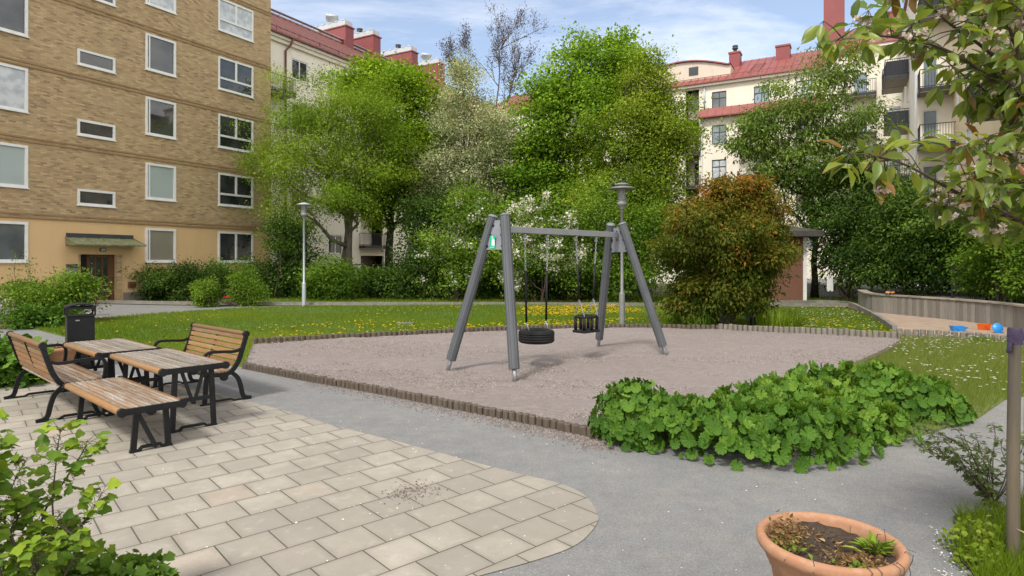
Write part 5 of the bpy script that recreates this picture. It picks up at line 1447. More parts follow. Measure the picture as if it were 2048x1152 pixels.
# ------------------------------------------------------------------ leaf materials (per-leaf colour: young to old)
ML_light = leaf_mat('light_green_leaf', (.085, .155, .010), (.18, .285, .020), (.33, .45, .045), .40)
ML_maple = leaf_mat('maple_leaf', (0.063, 0.142, 0.0061), (0.160, 0.284, 0.0101), (0.362, 0.499, 0.0223), .42)
ML_bright = leaf_mat('bright_maple_leaf', (0.070, 0.150, 0.0090), (0.162, 0.300, 0.0158), (0.371, 0.525, 0.0394), .42)
ML_olive = leaf_mat('olive_leaf', (.07, .125, .008), (.18, .275, .018), (.38, .46, .06), .40)
ML_silver = leaf_mat('silvery_leaf', (.075, .11, .03), (.28, .33, .14), (.70, .71, .48), .28)
ML_dark = leaf_mat('dark_leaf', (.015, .040, .005), (.048, .10, .012), (.15, .25, .035), .34)
ML_mid = leaf_mat('mid_green_leaf', (.043, .098, .007), (.115, .215, .017), (.25, .37, .04), .38)
ML_bronze = leaf_mat('bronze_leaf', (.055, .098, .009), (.135, .145, .014), (.36, .16, .026), .38)
ML_blossom = leaf_mat('white_blossom', (.62, .58, .52), (.74, .72, .68), (.82, .80, .78), .3)
ML_brownleaf = leaf_mat('brown_young_leaf', (.06, .042, .03), (.11, .075, .05), (.15, .115, .07), .25)
ML_mantle = leaf_mat('round_leaf', (0.041, 0.105, 0.0090), (0.080, 0.175, 0.0165), (0.170, 0.285, 0.0338), .32, .6, .2)
ML_currant = leaf_mat('currant_leaf', (.060, .125, .018), (.13, .23, .026), (.30, .40, .035), .40, .45)
ML_cherry = leaf_mat('cherry_leaf', (.055, .10, .018), (.13, .195, .024), (.27, .31, .04), .42, .38, .45)
ML_cherryred = leaf_mat('young_cherry_leaf', (.13, .085, .022), (.21, .125, .032), (.26, .085, .035), .45, .38, .4)
ML_pink = leaf_mat('pale_pink_blossom', (.55, .43, .43), (.70, .60, .60), (.78, .72, .72), .35, .6)
ML_grass = leaf_mat('grass_blade', (.058, .115, .006), (.12, .195, .011), (.23, .29, .032), .35)
ML_dry = leaf_mat('dry_grass_blade', (.10, .16, .018), (.19, .23, .05), (.34, .31, .13), .3)
ML_yellow = leaf_mat('dandelion', (.62, .40, .005), (.75, .52, .008), (.80, .62, .03), .25, .6)
ML_whitefl = leaf_mat('seed_head', (.45, .45, .40), (.60, .60, .55), (.75, .75, .72), .3)
ML_droop = leaf_mat('drooping_leaf', (.06, .115, .014), (.145, .23, .034), (.29, .38, .09), .38)
ML_willow = leaf_mat('narrow_leaf', (.06, .10, .025), (.12, .17, .05), (.22, .26, .11), .33)

MAPLE = lobed(5, .28, 2, .04)
# ---- the row of trees behind the lawn
d = 33.5
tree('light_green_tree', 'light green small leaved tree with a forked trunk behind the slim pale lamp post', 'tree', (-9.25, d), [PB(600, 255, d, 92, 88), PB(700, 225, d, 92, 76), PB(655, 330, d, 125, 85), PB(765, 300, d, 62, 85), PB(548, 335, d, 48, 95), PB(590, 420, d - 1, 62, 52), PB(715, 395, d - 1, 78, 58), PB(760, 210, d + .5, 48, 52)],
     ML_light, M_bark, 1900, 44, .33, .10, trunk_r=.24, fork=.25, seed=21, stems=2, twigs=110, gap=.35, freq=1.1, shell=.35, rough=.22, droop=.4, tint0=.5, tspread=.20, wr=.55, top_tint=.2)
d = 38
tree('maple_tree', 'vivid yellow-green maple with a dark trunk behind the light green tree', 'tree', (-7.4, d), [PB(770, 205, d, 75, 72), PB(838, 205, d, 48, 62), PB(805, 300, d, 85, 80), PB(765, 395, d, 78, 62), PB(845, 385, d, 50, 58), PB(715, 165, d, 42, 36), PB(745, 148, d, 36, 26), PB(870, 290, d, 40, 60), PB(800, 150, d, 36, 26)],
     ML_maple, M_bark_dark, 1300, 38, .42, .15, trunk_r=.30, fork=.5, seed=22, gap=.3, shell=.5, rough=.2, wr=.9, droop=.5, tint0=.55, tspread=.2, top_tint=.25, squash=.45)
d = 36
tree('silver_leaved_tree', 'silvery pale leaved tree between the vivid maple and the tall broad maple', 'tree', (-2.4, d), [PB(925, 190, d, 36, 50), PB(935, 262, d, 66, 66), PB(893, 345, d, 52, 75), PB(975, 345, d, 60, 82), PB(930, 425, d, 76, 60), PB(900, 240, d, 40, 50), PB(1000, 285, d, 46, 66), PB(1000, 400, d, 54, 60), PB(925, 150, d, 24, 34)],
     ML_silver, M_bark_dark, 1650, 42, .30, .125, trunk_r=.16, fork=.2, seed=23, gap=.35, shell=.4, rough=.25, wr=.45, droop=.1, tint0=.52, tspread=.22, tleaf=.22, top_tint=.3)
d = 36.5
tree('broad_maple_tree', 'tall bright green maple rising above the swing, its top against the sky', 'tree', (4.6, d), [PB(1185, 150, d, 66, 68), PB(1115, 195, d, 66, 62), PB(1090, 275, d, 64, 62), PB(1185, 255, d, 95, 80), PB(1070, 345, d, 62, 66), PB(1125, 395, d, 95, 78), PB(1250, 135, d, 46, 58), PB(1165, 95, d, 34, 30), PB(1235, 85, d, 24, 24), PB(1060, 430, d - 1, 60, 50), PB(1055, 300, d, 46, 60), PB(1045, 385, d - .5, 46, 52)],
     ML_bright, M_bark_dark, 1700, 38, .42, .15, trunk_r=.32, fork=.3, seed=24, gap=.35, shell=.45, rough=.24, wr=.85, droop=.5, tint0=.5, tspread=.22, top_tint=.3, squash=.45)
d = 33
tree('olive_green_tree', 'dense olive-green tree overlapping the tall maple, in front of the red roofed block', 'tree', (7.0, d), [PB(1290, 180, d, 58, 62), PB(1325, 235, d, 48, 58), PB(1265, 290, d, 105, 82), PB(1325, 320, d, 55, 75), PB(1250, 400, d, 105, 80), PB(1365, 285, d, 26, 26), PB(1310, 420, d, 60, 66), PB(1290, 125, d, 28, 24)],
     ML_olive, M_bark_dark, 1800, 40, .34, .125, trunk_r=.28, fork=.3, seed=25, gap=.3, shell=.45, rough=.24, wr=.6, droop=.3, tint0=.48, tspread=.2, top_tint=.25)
# almost leafless tree behind
x0 = P3(990, 330, 46); r = np.random.default_rng(8)
root = thing('sparse_tree', 'thin almost bare tree with brownish leaves high against the sky', 'tree', (x0.x, 46, 0))
mb = MB(); tips = []
def grow(p, dvec, L, rad, lev):
    e = [p]; q = p.copy(); dd = dvec.copy(); k = 6
    for i in range(k):
        dd = dd + r.normal(size=3) * .07; dd[2] += .05; dd /= np.linalg.norm(dd); q = q + dd * L / k; e.append(q.copy())
    mb.tube(e, [max(.012, rad * (1 - .8 * i / k)) for i in range(k + 1)], 6 if lev < 2 else 4, caps=False)
    if lev < 3:
        for j in range((7, 5, 4)[lev]):
            i = int(r.integers(2, k + 1)) if lev == 0 else int(r.integers(1, k + 1))
            nd = dd + r.normal(size=3) * np.array([.55, .4, .3]); nd[2] = abs(nd[2]) * .7 + .25; nd /= np.linalg.norm(nd)
            grow(e[i], nd, L * (.42 + .12 * r.random()), rad * .42, lev + 1)
    if lev >= 2: tips.extend(e[1:])
base = np.array([0.0, 0, 0]); mb.tube([base - [0, 0, .1], base + [.1, 0, 5], base + [0, 0, 12.3]], [.22, .17, .12], 8)
for dx, LL in ((-.60, 4.9), (.05, 5.9), (.55, 4.8)): grow(base + [0, 0, 12.1], np.array([dx, .05, 1.0]) / np.linalg.norm([dx, .05, 1]), LL, .085, 0)
mb.build('trunk', M_twig, root)
tips = np.array(tips); ii = r.integers(0, len(tips), 330)[r.integers(0, 330, 6000)]
P = tips[ii] + r.normal(size=(6000, 3)) * [.16, .16, .24]
leaf_object('crown', ML_brownleaf, root, P, r.normal(size=(6000, 3)) + [0, 0, -.4], r.normal(size=(6000, 3)), r.uniform(.09, .17, 6000), .45, DIAMOND, r.random(6000))
# dark tree on the right
d = 31
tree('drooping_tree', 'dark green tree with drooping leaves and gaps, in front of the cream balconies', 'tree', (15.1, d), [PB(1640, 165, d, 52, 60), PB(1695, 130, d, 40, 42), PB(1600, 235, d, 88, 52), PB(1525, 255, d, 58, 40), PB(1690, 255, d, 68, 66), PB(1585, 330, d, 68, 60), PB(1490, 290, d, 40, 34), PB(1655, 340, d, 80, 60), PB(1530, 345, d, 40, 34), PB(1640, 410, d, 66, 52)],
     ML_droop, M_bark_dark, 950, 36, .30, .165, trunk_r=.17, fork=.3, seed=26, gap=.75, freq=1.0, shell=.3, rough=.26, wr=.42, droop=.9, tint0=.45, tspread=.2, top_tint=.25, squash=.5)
# ---- shrubs
def shrub(name, label, base, blobs, mat, ncl, lpc, cr, leaf, seed, group=None, cat='shrub', **kw):
    k = dict(trunk_r=.05, fork=.2, stems=4, twigs=50, shell=.4, rough=.18, gap=.1, crown_name='foliage'); k.update(kw)
    return tree(name, label, cat, base, blobs, mat, k.pop('bark', M_twig), ncl, lpc, cr, leaf, group=group, seed=seed, **k)
gd = 'dark shrubs on the right behind the sandbox'
d = 29; shrub('dark_shrub', 'tall dark green shrub right beside the shed, below the drooping tree', (15.9, d), [PB(1700, 440, d, 80, 80), PB(1690, 520, d, 62, 66), PB(1745, 400, d, 58, 60), PB(1720, 340, d, 48, 48), PB(1760, 480, d, 60, 74)], ML_dark, 1000, 32, .34, .14, 31, gd, wr=.5, droop=.6, tint0=.45, top_tint=.3, trunk_r=.09)
d = 26; shrub('dark_shrub', 'dark glossy shrub above the middle of the curved timber wall', (16.6, d), [PB(1800, 470, d, 72, 66), PB(1770, 535, d, 76, 46), PB(1850, 525, d, 68, 50), PB(1820, 420, d, 44, 42)], ML_dark, 850, 32, .32, .14, 32, gd, wr=.5, droop=.6, tint0=.5, top_tint=.3, trunk_r=.08)
d = 24; shrub('dark_shrub', 'spreading dark shrub with layered twigs in front of the yellow wall', (17.2, d), [PB(1875, 480, d, 58, 46), PB(1925, 455, d, 66, 26, 1.0), PB(1890, 545, d, 56, 38), PB(1940, 505, d, 46, 28)], ML_dark, 560, 32, .28, .13, 33, gd, wr=.5, droop=.5, tint0=.52, top_tint=.3, squash=.35, gap=.5, trunk_r=.07)
d = 18.4; shrub('climbing_hedge', 'thin climbers on the black railing below the yellow building', (14.7, d), [PB(1955, 545, d + 1.6, 30, 44, .4), PB(2000, 530, d + .6, 34, 56, .4), PB(2045, 520, d - .8, 36, 62, .4), PB(1985, 480, d, 40, 28, .4), PB(2085, 530, d - 1.6, 40, 60, .4)], ML_mid, 420, 30, .22, .10, 34, None, 'hedge', gap=.9, tint0=.4, trunk_r=.05)
# flowering shrubs and dark understorey behind the kerb
def blossoms(root, o, C, r, share=.5, n=26, size=.05, sel=None):
    k = int(len(C) * share); i = r.choice(len(C), k, replace=False); Q = C[i] - o
    P = np.repeat(Q, n, 0) + r.normal(size=(k * n, 3)) * np.array([.12, .12, .09]); P[:, 1] -= .12
    leaf_object('blossom', ML_blossom, root, P, r.normal(size=(k * n, 3)), r.normal(size=(k * n, 3)) + [0, -.6, .3], r.uniform(.6, 1.3, k * n) * size, .95, DIAMOND, r.random(k * n))
gf = 'flowering shrubs behind the swing'
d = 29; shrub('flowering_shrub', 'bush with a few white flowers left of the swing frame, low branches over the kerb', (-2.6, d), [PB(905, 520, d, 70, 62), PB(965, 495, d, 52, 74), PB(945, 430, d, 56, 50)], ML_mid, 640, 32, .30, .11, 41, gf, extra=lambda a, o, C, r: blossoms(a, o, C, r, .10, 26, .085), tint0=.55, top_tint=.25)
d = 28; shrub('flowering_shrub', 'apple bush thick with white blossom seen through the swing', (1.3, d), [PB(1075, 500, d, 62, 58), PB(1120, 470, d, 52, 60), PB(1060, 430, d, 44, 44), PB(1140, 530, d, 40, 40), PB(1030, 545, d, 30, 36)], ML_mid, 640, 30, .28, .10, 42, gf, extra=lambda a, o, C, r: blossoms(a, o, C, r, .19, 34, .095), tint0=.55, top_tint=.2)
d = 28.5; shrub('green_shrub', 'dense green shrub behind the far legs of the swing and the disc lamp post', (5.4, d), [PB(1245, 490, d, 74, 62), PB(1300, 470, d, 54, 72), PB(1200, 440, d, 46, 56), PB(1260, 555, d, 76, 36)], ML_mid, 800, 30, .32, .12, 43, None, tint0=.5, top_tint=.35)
d = 30; shrub('dark_understorey_bush', 'very dark low bush under the silver leaved tree', (-3.6, d), [PB(850, 545, d, 56, 46), PB(900, 560, d, 50, 34), PB(985, 565, d, 54, 30), PB(848, 475, d + 1, 40, 56), PB(880, 420, d + 1, 36, 40)], ML_dark, 760, 30, .30, .12, 44, None, tint0=.3)
d = 30.5; shrub('dark_understorey_bush', 'dark low bush in shade at the foot of the dark maple trunk', (-6.6, d), [PB(790, 560, d, 48, 30), PB(745, 572, d, 30, 22)], ML_dark, 300, 30, .26, .12, 45, None, tint0=.4)
d = 31; shrub('dark_understorey_bush', 'dark bush against the black picket fence behind the white blossom', (2.0, d), [PB(1060, 560, d, 50, 34), PB(1130, 565, d, 60, 32), PB(1195, 555, d, 46, 40), PB(1030, 520, d, 40, 50)], ML_dark, 620, 30, .28, .12, 55, None, tint0=.3)
d = 30; shrub('round_bush', 'rounded dark green bush just right of the slim pale lamp post', (-8.3, d), [PB(680, 562, d, 56, 38), PB(640, 575, d, 34, 26)], ML_mid, 520, 30, .24, .11, 46, None, tint0=.42, top_tint=.3)
d = 31.5; shrub('dark_bush', 'dark bush at the corner of the brick building, left of the slim lamp post', (-11.6, d), [PB(570, 560, d, 48, 44), PB(600, 520, d, 42, 52), PB(565, 470, d, 26, 40)], ML_dark, 520, 30, .26, .12, 47, None, tint0=.5, top_tint=.3, gap=.3)
gh = 'evergreen bushes along the ochre wall'
d = 30.5; shrub('evergreen_bush', 'broad evergreen bush against the ochre wall, next to the wall vent', (-16.6, d), [PB(325, 574, d, 52, 38), PB(385, 570, d, 50, 40)], ML_dark, 620, 32, .22, .095, 48, gh, tint0=.62, tspread=.26, top_tint=.35)
d = 32.5; shrub('evergreen_bush', 'evergreen bush under the rightmost ground floor window of the brick block', (-14.6, d), [PB(445, 566, d, 46, 34), PB(500, 562, d, 34, 32)], ML_dark, 420, 32, .22, .095, 49, gh, tint0=.55, tspread=.26, top_tint=.35, gap=.3)
d = 25.8; shrub('light_shrub', 'small light green rounded shrub on the lawn edge in front of the evergreen bushes', (-12.7, d), [PB(413, 580, d, 20, 22), PB(415, 602, d, 16, 14)], ML_mid, 210, 30, .13, .07, 50, None, tint0=.6, top_tint=.2)
d = 26.3; shrub('light_shrub', 'taller light green shrub on the lawn edge, right of the red tulip', (-11.4, d), [PB(484, 560, d, 20, 26), PB(508, 588, d, 20, 20), PB(476, 590, d, 14, 18)], ML_mid, 260, 28, .15, .07, 51, None, tint0=.55, gap=.3)
d = 18.9; shrub('rose_bush', 'loose arching rose bush in the bed between the bicycles and the litter bin', (-13.6, d), [PB(120, 590, d, 56, 34), PB(70, 600, d, 42, 36), PB(150, 575, d, 36, 26), PB(35, 585, d, 28, 26), PB(110, 625, d, 60, 26)], ML_mid, 560, 26, .17, .075, 52, None, gap=.8, freq=1.6, tint0=.6, tspread=.25, rough=.3, trunk_r=.03)
d = 17.6; shrub('leafy_plant', 'low dark leafy plant spilling over the bed edge under the rose bush', (-13.5, d), [PB(55, 645, d, 40, 12), PB(90, 635, d, 40, 16)], ML_mantle, 130, 26, .12, .10, 53, None, 'plant', tint0=.3, stems=3, trunk_r=.02, twigs=10)
d = 9.4; shrub('leafy_plant', 'green round leaved plant beside the left bench, at the paving edge', (-8.3, d), [PB(10, 735, d, 46, 34), PB(-50, 725, d, 50, 46), PB(45, 757, d, 18, 12)], ML_mantle, 170, 18, .11, .10, 54, None, 'plant', tint0=.45, stems=3, trunk_r=.015, twigs=14, tmpl=lobed(5, .15, 2), wr=1.0)
# thin whippy stem left of the door
d = 22; r = np.random.default_rng(60); p = P3(45, 640, d)
root = thing('young_sapling', 'thin young sapling with sparse leaves standing above the rose bush', 'sapling', (p.x, d, 0)); mb = MB(); Q = []
for k in range(3):
    pts = [np.array([r.normal() * .05, 0, 0.0])]
    for i in range(6): pts.append(pts[-1] + np.array([r.normal() * .06 + (k - 1) * .03, 0, .36 - .04 * k]))
    mb.tube(pts, [.016 * (1 - i / 8) for i in range(7)], 5); Q += pts[3:]
mb.build('stem', M_twig, root)
Q = np.array(Q)[r.integers(0, len(Q), 260)] + r.normal(size=(260, 3)) * [.14, .14, .12]
leaf_object('foliage', ML_mid, root, Q, r.normal(size=(260, 3)), r.normal(size=(260, 3)) + [0, 0, .7], r.uniform(.05, .10, 260), .55, DIAMOND, .5 + .2 * r.normal(size=260))

# ---- bronze shrub
d = 18.0
bl = [PB(1470, 400, d, 52, 40), PB(1420, 440, d, 70, 46), PB(1520, 440, d, 52, 46), PB(1385, 510, d, 58, 52), PB(1470, 510, d, 84, 66), PB(1532, 505, d, 42, 48), PB(1425, 580, d, 76, 40), PB(1495, 582, d, 40, 36), PB(1505, 378, d, 26, 30), PB(1440, 375, d, 24, 18), PB(1395, 598, d, 56, 30), PB(1465, 555, d - .5, 66, 50), PB(1430, 480, d - .6, 80, 60)]
tree('bronze_shrub', 'large rounded shrub with bronze and orange young leaves over green, beside the gravel', 'shrub', (6.05, 17.75), bl, ML_bronze, M_bark_dark, 3000, 34, .14, .105, trunk_r=.10, fork=.3, seed=61, stems=4, twigs=150, shell=.45, rough=.17, gap=.1, freq=2.0, wr=.45, droop=.7, up=.5, tint0=.37, tspread=.20, tleaf=.20, top_tint=.72, crown_name='foliage', nsub=22)
# plants at its foot
def tuft(name, label, cat, x, y, n, h, spread, mat, seed, z=.02, lean=.35, w=.05, group=None):
    r = np.random.default_rng(seed); root = thing(name, label, cat, (x, y, z), 0, group)
    a = r.uniform(0, 6.28, n); q = spread * np.sqrt(r.random(n)); P = np.stack([q * np.cos(a), q * np.sin(a), np.zeros(n)], 1)
    A = np.stack([np.cos(a) * lean * r.random(n) + r.normal(size=n) * .12, np.sin(a) * lean * r.random(n) + r.normal(size=n) * .12, np.ones(n)], 1)
    B = np.stack([np.cos(a) + r.normal(size=n) * .3, np.sin(a) + r.normal(size=n) * .3, np.full(n, .3)], 1)
    L = h * r.uniform(.5, 1.05, n)
    T = (np.array([[0, .4, 0], [0, -.4, 0], [.55, -.5, .03], [.55, .5, .03], [1, 0, -.12]]), [(0, 1, 2, 3), (3, 2, 4)])
    leaf_object('blades', mat, root, P, A, B, L, w, T, .5 + .22 * r.normal(size=n)); return root
def flower_heads(root, pts, mat, size, seed, n=10):
    r = np.random.default_rng(seed); P = np.repeat(np.array(pts), n, 0); m = len(P)
    A = r.normal(size=(m, 3)); A[:, 2] = np.abs(A[:, 2]) + .2
    leaf_object('flowers', mat, root, P, A, r.normal(size=(m, 3)) + [0, -.5, .6], r.uniform(.7, 1.1, m) * size, .7, DIAMOND, r.random(m))
M_pinkfl = leaf_mat('pink_petal', (.50, .14, .16), (.62, .22, .24), (.70, .34, .34), .3)
M_redfl = leaf_mat('red_tulip_petal', (.62, .07, .05), (.74, .12, .09), (.78, .2, .15), .3)
x, y = G(1395, 655); rt = tuft('iris_tuft', 'tuft of sword shaped leaves at the foot of the bronze shrub, by the log edging', 'plant', x, y, 240, .52, .42, ML_mid, 71)
x, y = G(1362, 645); rt = tuft('pink_flowers', 'pink flowering plant at the left foot of the bronze shrub', 'flower', x, y, 130, .42, .22, ML_mid, 72)
flower_heads(rt, [(random.gauss(0, .16), random.gauss(0, .12), random.uniform(.40, .62)) for _ in range(26)], M_pinkfl, .06, 73)
x, y = G(1550, 655); tuft('tall_grass_tuft', 'tall pale grass tuft right of the bronze shrub', 'grass tuft', x, y, 900, .62, .62, ML_olive, 74, w=.022)
x, y = G(1585, 652); tuft('tall_grass_tuft', 'smaller grass tuft between the tall tuft and the timber edging', 'grass tuft', x, y, 400, .42, .42, ML_olive, 75, w=.022)
for (px, py, lab, s) in ((452, 609, 'red tulips flowering at the lawn edge in front of the evergreen bushes', 1.0), (504, 611, 'single pale red tulip at the lawn edge, farther along from the other tulips', .5)):
    x, y = G(px, py); rt = tuft('tulip', lab, 'flower', x, y, 26, .26, .08, ML_mid, 76 + int(s * 3), w=.1)
    flower_heads(rt, [(random.gauss(0, .07 * s), random.gauss(0, .05), .30 + random.gauss(0, .03)) for _ in range(int(7 * s) or 1)], M_redfl, .085, 79, 12)
x, y = G(1965, 688, .02); rt = tuft('weed_plant', 'small green weed growing against the pale logs in front of the sand', 'plant', x, y, 120, .20, .2, ML_mid, 83, w=.3, lean=.9)

# ---- lady's mantle: mounds of big round leaves
SCAL = scalloped(9, 4)
def mantle(label, mounds, n, seed, tint0=.5):
    r = np.random.default_rng(seed); M_ = np.array(mounds, float)
    root = thing('round_leaved_plant', label, 'plant', (M_[0, 0], M_[0, 1], 0), 0, 'round leaved plants along the path')
    w = M_[:, 2] * (M_[:, 2] + M_[:, 3]); w /= w.sum(); i = r.choice(len(M_), n, p=w)
    dirs = nrm(r.normal(size=(n, 3))); dirs[:, 2] = np.abs(dirs[:, 2]); rad = np.where(r.random(n) < .72, r.uniform(.9, 1.06, n), r.uniform(.55, .9, n))
    S = np.stack([M_[i, 2], M_[i, 2], M_[i, 3]], 1); lf = Lumps(3.2, seed=seed)
    P = np.stack([M_[i, 0], M_[i, 1], np.full(n, .03)], 1) + dirs * S * rad[:, None]
    P[:, 2] += .05 * lf(P) * (P[:, 2] > .1); P[:, 2] = np.maximum(P[:, 2], .03)
    Bn = dirs * np.array([1, 1, .6]) + r.normal(size=(n, 3)) * .28; Bn[:, 2] += .35
    Nn = nrm(dirs / S)
    A = np.cross(Bn, r.normal(size=(n, 3)))
    down = -np.array([0, 0, 1.0]) + Nn * .2; A = A * .45 + (down - Bn * (down * Bn).sum(1, keepdims=True) * .3)
    sz = .065 + .10 * r.random(n) ** 1.2
    low = P[:, 2] < .12; Bn[low, 2] += 1.1; sz[low] *= .75
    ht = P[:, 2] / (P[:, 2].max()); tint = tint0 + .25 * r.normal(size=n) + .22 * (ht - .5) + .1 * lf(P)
    o = np.array([M_[0, 0], M_[0, 1], 0])
    leaf_object('leaves', ML_mantle, root, P - o, A, Bn, sz, 1.0, SCAL, tint, True)
    mb = MB()
    for k in r.choice(n, min(n, 260), replace=False):
        q = P[k] - o; c = np.array([M_[i[k], 0], M_[i[k], 1], 0]) - o
        b_ = c + (q - c) * np.array([.35, .35, 0]); mb.tube([b_, (b_ + q) / 2 + np.array([0, 0, .04]), q], .003, 4, caps=False)
    mb.build('stalks', M_stalk, root)
    return root
M_stalk = pmat('green_stalk', (.10, .16, .04), (.14, .17, .06), 5, .6)
mantle('mound of big round leaves at the end of the brown log row', [(1.33, 6.62, .50, .56), (1.62, 6.38, .52, .46), (1.18, 6.35, .30, .34)], 720, 91, .36)
mantle('long middle mound of round scalloped leaves bulging over the asphalt path', [(2.10, 6.15, .62, .46), (2.60, 6.05, .60, .44), (3.05, 6.15, .52, .42), (3.0, 6.8, .45, .46), (2.5, 6.7, .5, .40)], 1150, 92, .36)
mantle('lighter mound of round leaves between the middle mound and the rear one', [(3.55, 6.7, .48, .42), (3.7, 7.3, .52, .42), (3.9, 6.55, .34, .30), (3.25, 7.5, .45, .38)], 760, 93, .62)
mantle('rear mound of round leaves nearest the timber walled sand', [(4.5, 7.85, .66, .50), (4.9, 7.45, .50, .42), (4.05, 8.3, .5, .42), (5.15, 7.35, .28, .24)], 1050, 94, .42)

# ---- currant bush at the near corner
LOB = lobed(3, .30, 5, .05)
def sprig(mb, leaves, pts, rad, n_leaf, size, r, spread=.05, young=.3):
    pts = [np.array(p, float) for p in pts]; k = len(pts)
    mb.tube(pts, [rad * (1 - .8 * i / (k - 1)) for i in range(k)], 6)
    for j in range(n_leaf):
        t = (r.random() ** .75) * (k - 1); i = min(int(t), k - 2); p = pts[i] + (pts[i + 1] - pts[i]) * (t - i)
        dirv = r.normal(size=3); dirv[2] = dirv[2] * .4 + .35; dirv /= np.linalg.norm(dirv)
        st = spread * r.uniform(.5, 1.3); e = p + dirv * st
        mb.tube([p, p + dirv * st * .6 + [0, 0, .006], e], .0012, 4, caps=False)
        f = t / (k - 1)
        leaves.append((e, np.array([dirv[0], dirv[1], dirv[2] * .2 - .25]) + r.normal(size=3) * .25, r.normal(size=3) * .42 + [0, -.25, 1.0], size * r.uniform(.6, 1.15) * (1 - .3 * f), .30 + young * f + .17 * r.normal()))
def put_leaves(root, leaves, mat, tmpl, name='leaves', W=1.0):
    P, A, B, L, T = (np.array([q[i] for q in leaves]) for i in range(5))
    leaf_object(name, mat, root, P, A, B, L, W, tmpl, T, True)
r = np.random.default_rng(101); D0 = 3.05
cx, cy = G(35, 1290)[0], 2.95
root = thing('currant_bush', 'currant bush with bright lobed leaves and hanging flower strings over the paving', 'shrub', (cx, cy, 0))
o = np.array([cx, cy, 0]); mb = MB(); lv = []; strings = []
def cp(px, py, d): return np.array(P3(px, py, d)) - o
stems = [[(60, 1250, 3.0), (110, 1120, 3.0), (105, 1010, 3.02), (115, 900, 3.05), (122, 858, 3.05)], [(60, 1250, 3.0), (75, 1080, 2.95), (25, 1000, 2.95), (30, 960, 2.97), (55, 915, 2.98)], [(70, 1250, 3.05), (120, 1070, 3.1), (160, 1055, 3.12), (190, 1010, 3.12), (205, 985, 3.12)],
         [(60, 1250, 3.0), (80, 1050, 3.05), (130, 960, 3.1), (165, 905, 3.12), (175, 880, 3.12)], [(40, 1250, 2.9), (30, 1090, 2.85), (-30, 980, 2.85), (-40, 900, 2.85), (-15, 830, 2.85)], [(40, 1250, 2.9), (-20, 1040, 2.8), (-30, 930, 2.8), (-10, 870, 2.8)],
         [(60, 1250, 3.0), (35, 1120, 2.9), (20, 1060, 2.88), (60, 1020, 2.9)], [(70, 1250, 3.0), (140, 1130, 2.95), (150, 1080, 2.95), (110, 1040, 2.95)], [(50, 1250, 2.9), (60, 1150, 2.8), (90, 1080, 2.8)], [(30, 1250, 2.9), (0, 1140, 2.8), (-20, 1050, 2.8), (15, 1000, 2.8)]]
for s in stems:
    pts = smooth_line([cp(*q) for q in s], 4)
    sprig(mb, lv, pts, .0065, 52 if len(s) > 4 else 46, .082, r, .055, .42)
    for q in pts[-8::2]: strings.append(np.array(q))
mb.build('stems', M_twig, root); put_leaves(root, lv, ML_currant, LOB)
for q in strings:
    P = np.array([q + [r.normal() * .006, -.01 + r.normal() * .006, -.005 - .065 * k / 16] for k in range(16)])
    leaf_object('flower_string', ML_willow, root, P, r.normal(size=P.shape), r.normal(size=P.shape), .009, .9, DIAMOND, .6 + .2 * r.normal(size=len(P)))
def low_mound(name, label, x, y, mounds, n, size, mat, tmpl, seed, W=1.0, tint0=.45, ts=.2):
    r = np.random.default_rng(seed); M_ = np.array(mounds, float); root = thing(name, label, 'plant', (x, y, 0))
    i = r.integers(0, len(M_), n); dirs = nrm(r.normal(size=(n, 3))); dirs[:, 2] = np.abs(dirs[:, 2])
    P = np.stack([M_[i, 0], M_[i, 1], np.zeros(n)], 1) + dirs * np.stack([M_[i, 2], M_[i, 2], M_[i, 3]], 1) * r.uniform(.55, 1.08, n)[:, None]
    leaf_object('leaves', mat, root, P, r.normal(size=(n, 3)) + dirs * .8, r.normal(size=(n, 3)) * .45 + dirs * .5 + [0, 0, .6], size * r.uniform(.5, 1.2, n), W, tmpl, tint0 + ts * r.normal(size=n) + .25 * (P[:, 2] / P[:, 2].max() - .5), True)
    mb = MB()
    for k in r.choice(n, min(n, 120), replace=False): mb.tube([(M_[i[k], 0] + r.normal() * .03, M_[i[k], 1] + r.normal() * .03, 0), P[k] * [1, 1, .6], P[k]], .002, 4, caps=False)
    mb.build('stalks', M_stalk, root)
low_mound('low_leafy_plant', 'low plant with small crinkled leaves beneath the currant bush', -2.25, 3.25, [(.0, .0, .24, .32), (.28, .02, .20, .29), (-.3, .05, .3, .34), (.40, -.02, .13, .22), (-.1, -.25, .3, .3), (.16, -.16, .2, .25)], 3600, .052, ML_currant, lobed(5, .28, 3, .05), 103, 1.0, .22, .16)

# ---- narrow leaved shrub, grass and petals on the verge
r = np.random.default_rng(111); x, y = 3.66, 4.72
root = thing('narrow_leaved_shrub', 'thin shrub with narrow pale green leaves behind the stake with the purple tie', 'shrub', (x, y, 0)); mb = MB(); lv = []
for k in range(20):
    a = r.uniform(0, 6.28); tip_ = np.array([math.cos(a) * r.uniform(.15, .55) - .08, math.sin(a) * .3, r.uniform(.35, .62)])
    pts = smooth_line([(0, 0, 0), tip_ * [.3, .3, .45] + r.normal(size=3) * .03, tip_ * [.7, .7, .85] + r.normal(size=3) * .03, tip_], 3)
    sprig(mb, lv, pts, .005, 40, .058, r, .02, .3)
for k in range(4):
    pts = smooth_line([(0, 0, 0), (-.2, -.05, .4), (-.38 - .03 * k, -.05, .52 + .02 * k), (-.55 - .05 * k, -.1, .55 + .03 * k)], 4); sprig(mb, lv, pts, .004, 30, .045, r, .015, .3)
mb.build('stems', M_twig, root); put_leaves(root, lv, ML_willow, OVATE, W=.55)

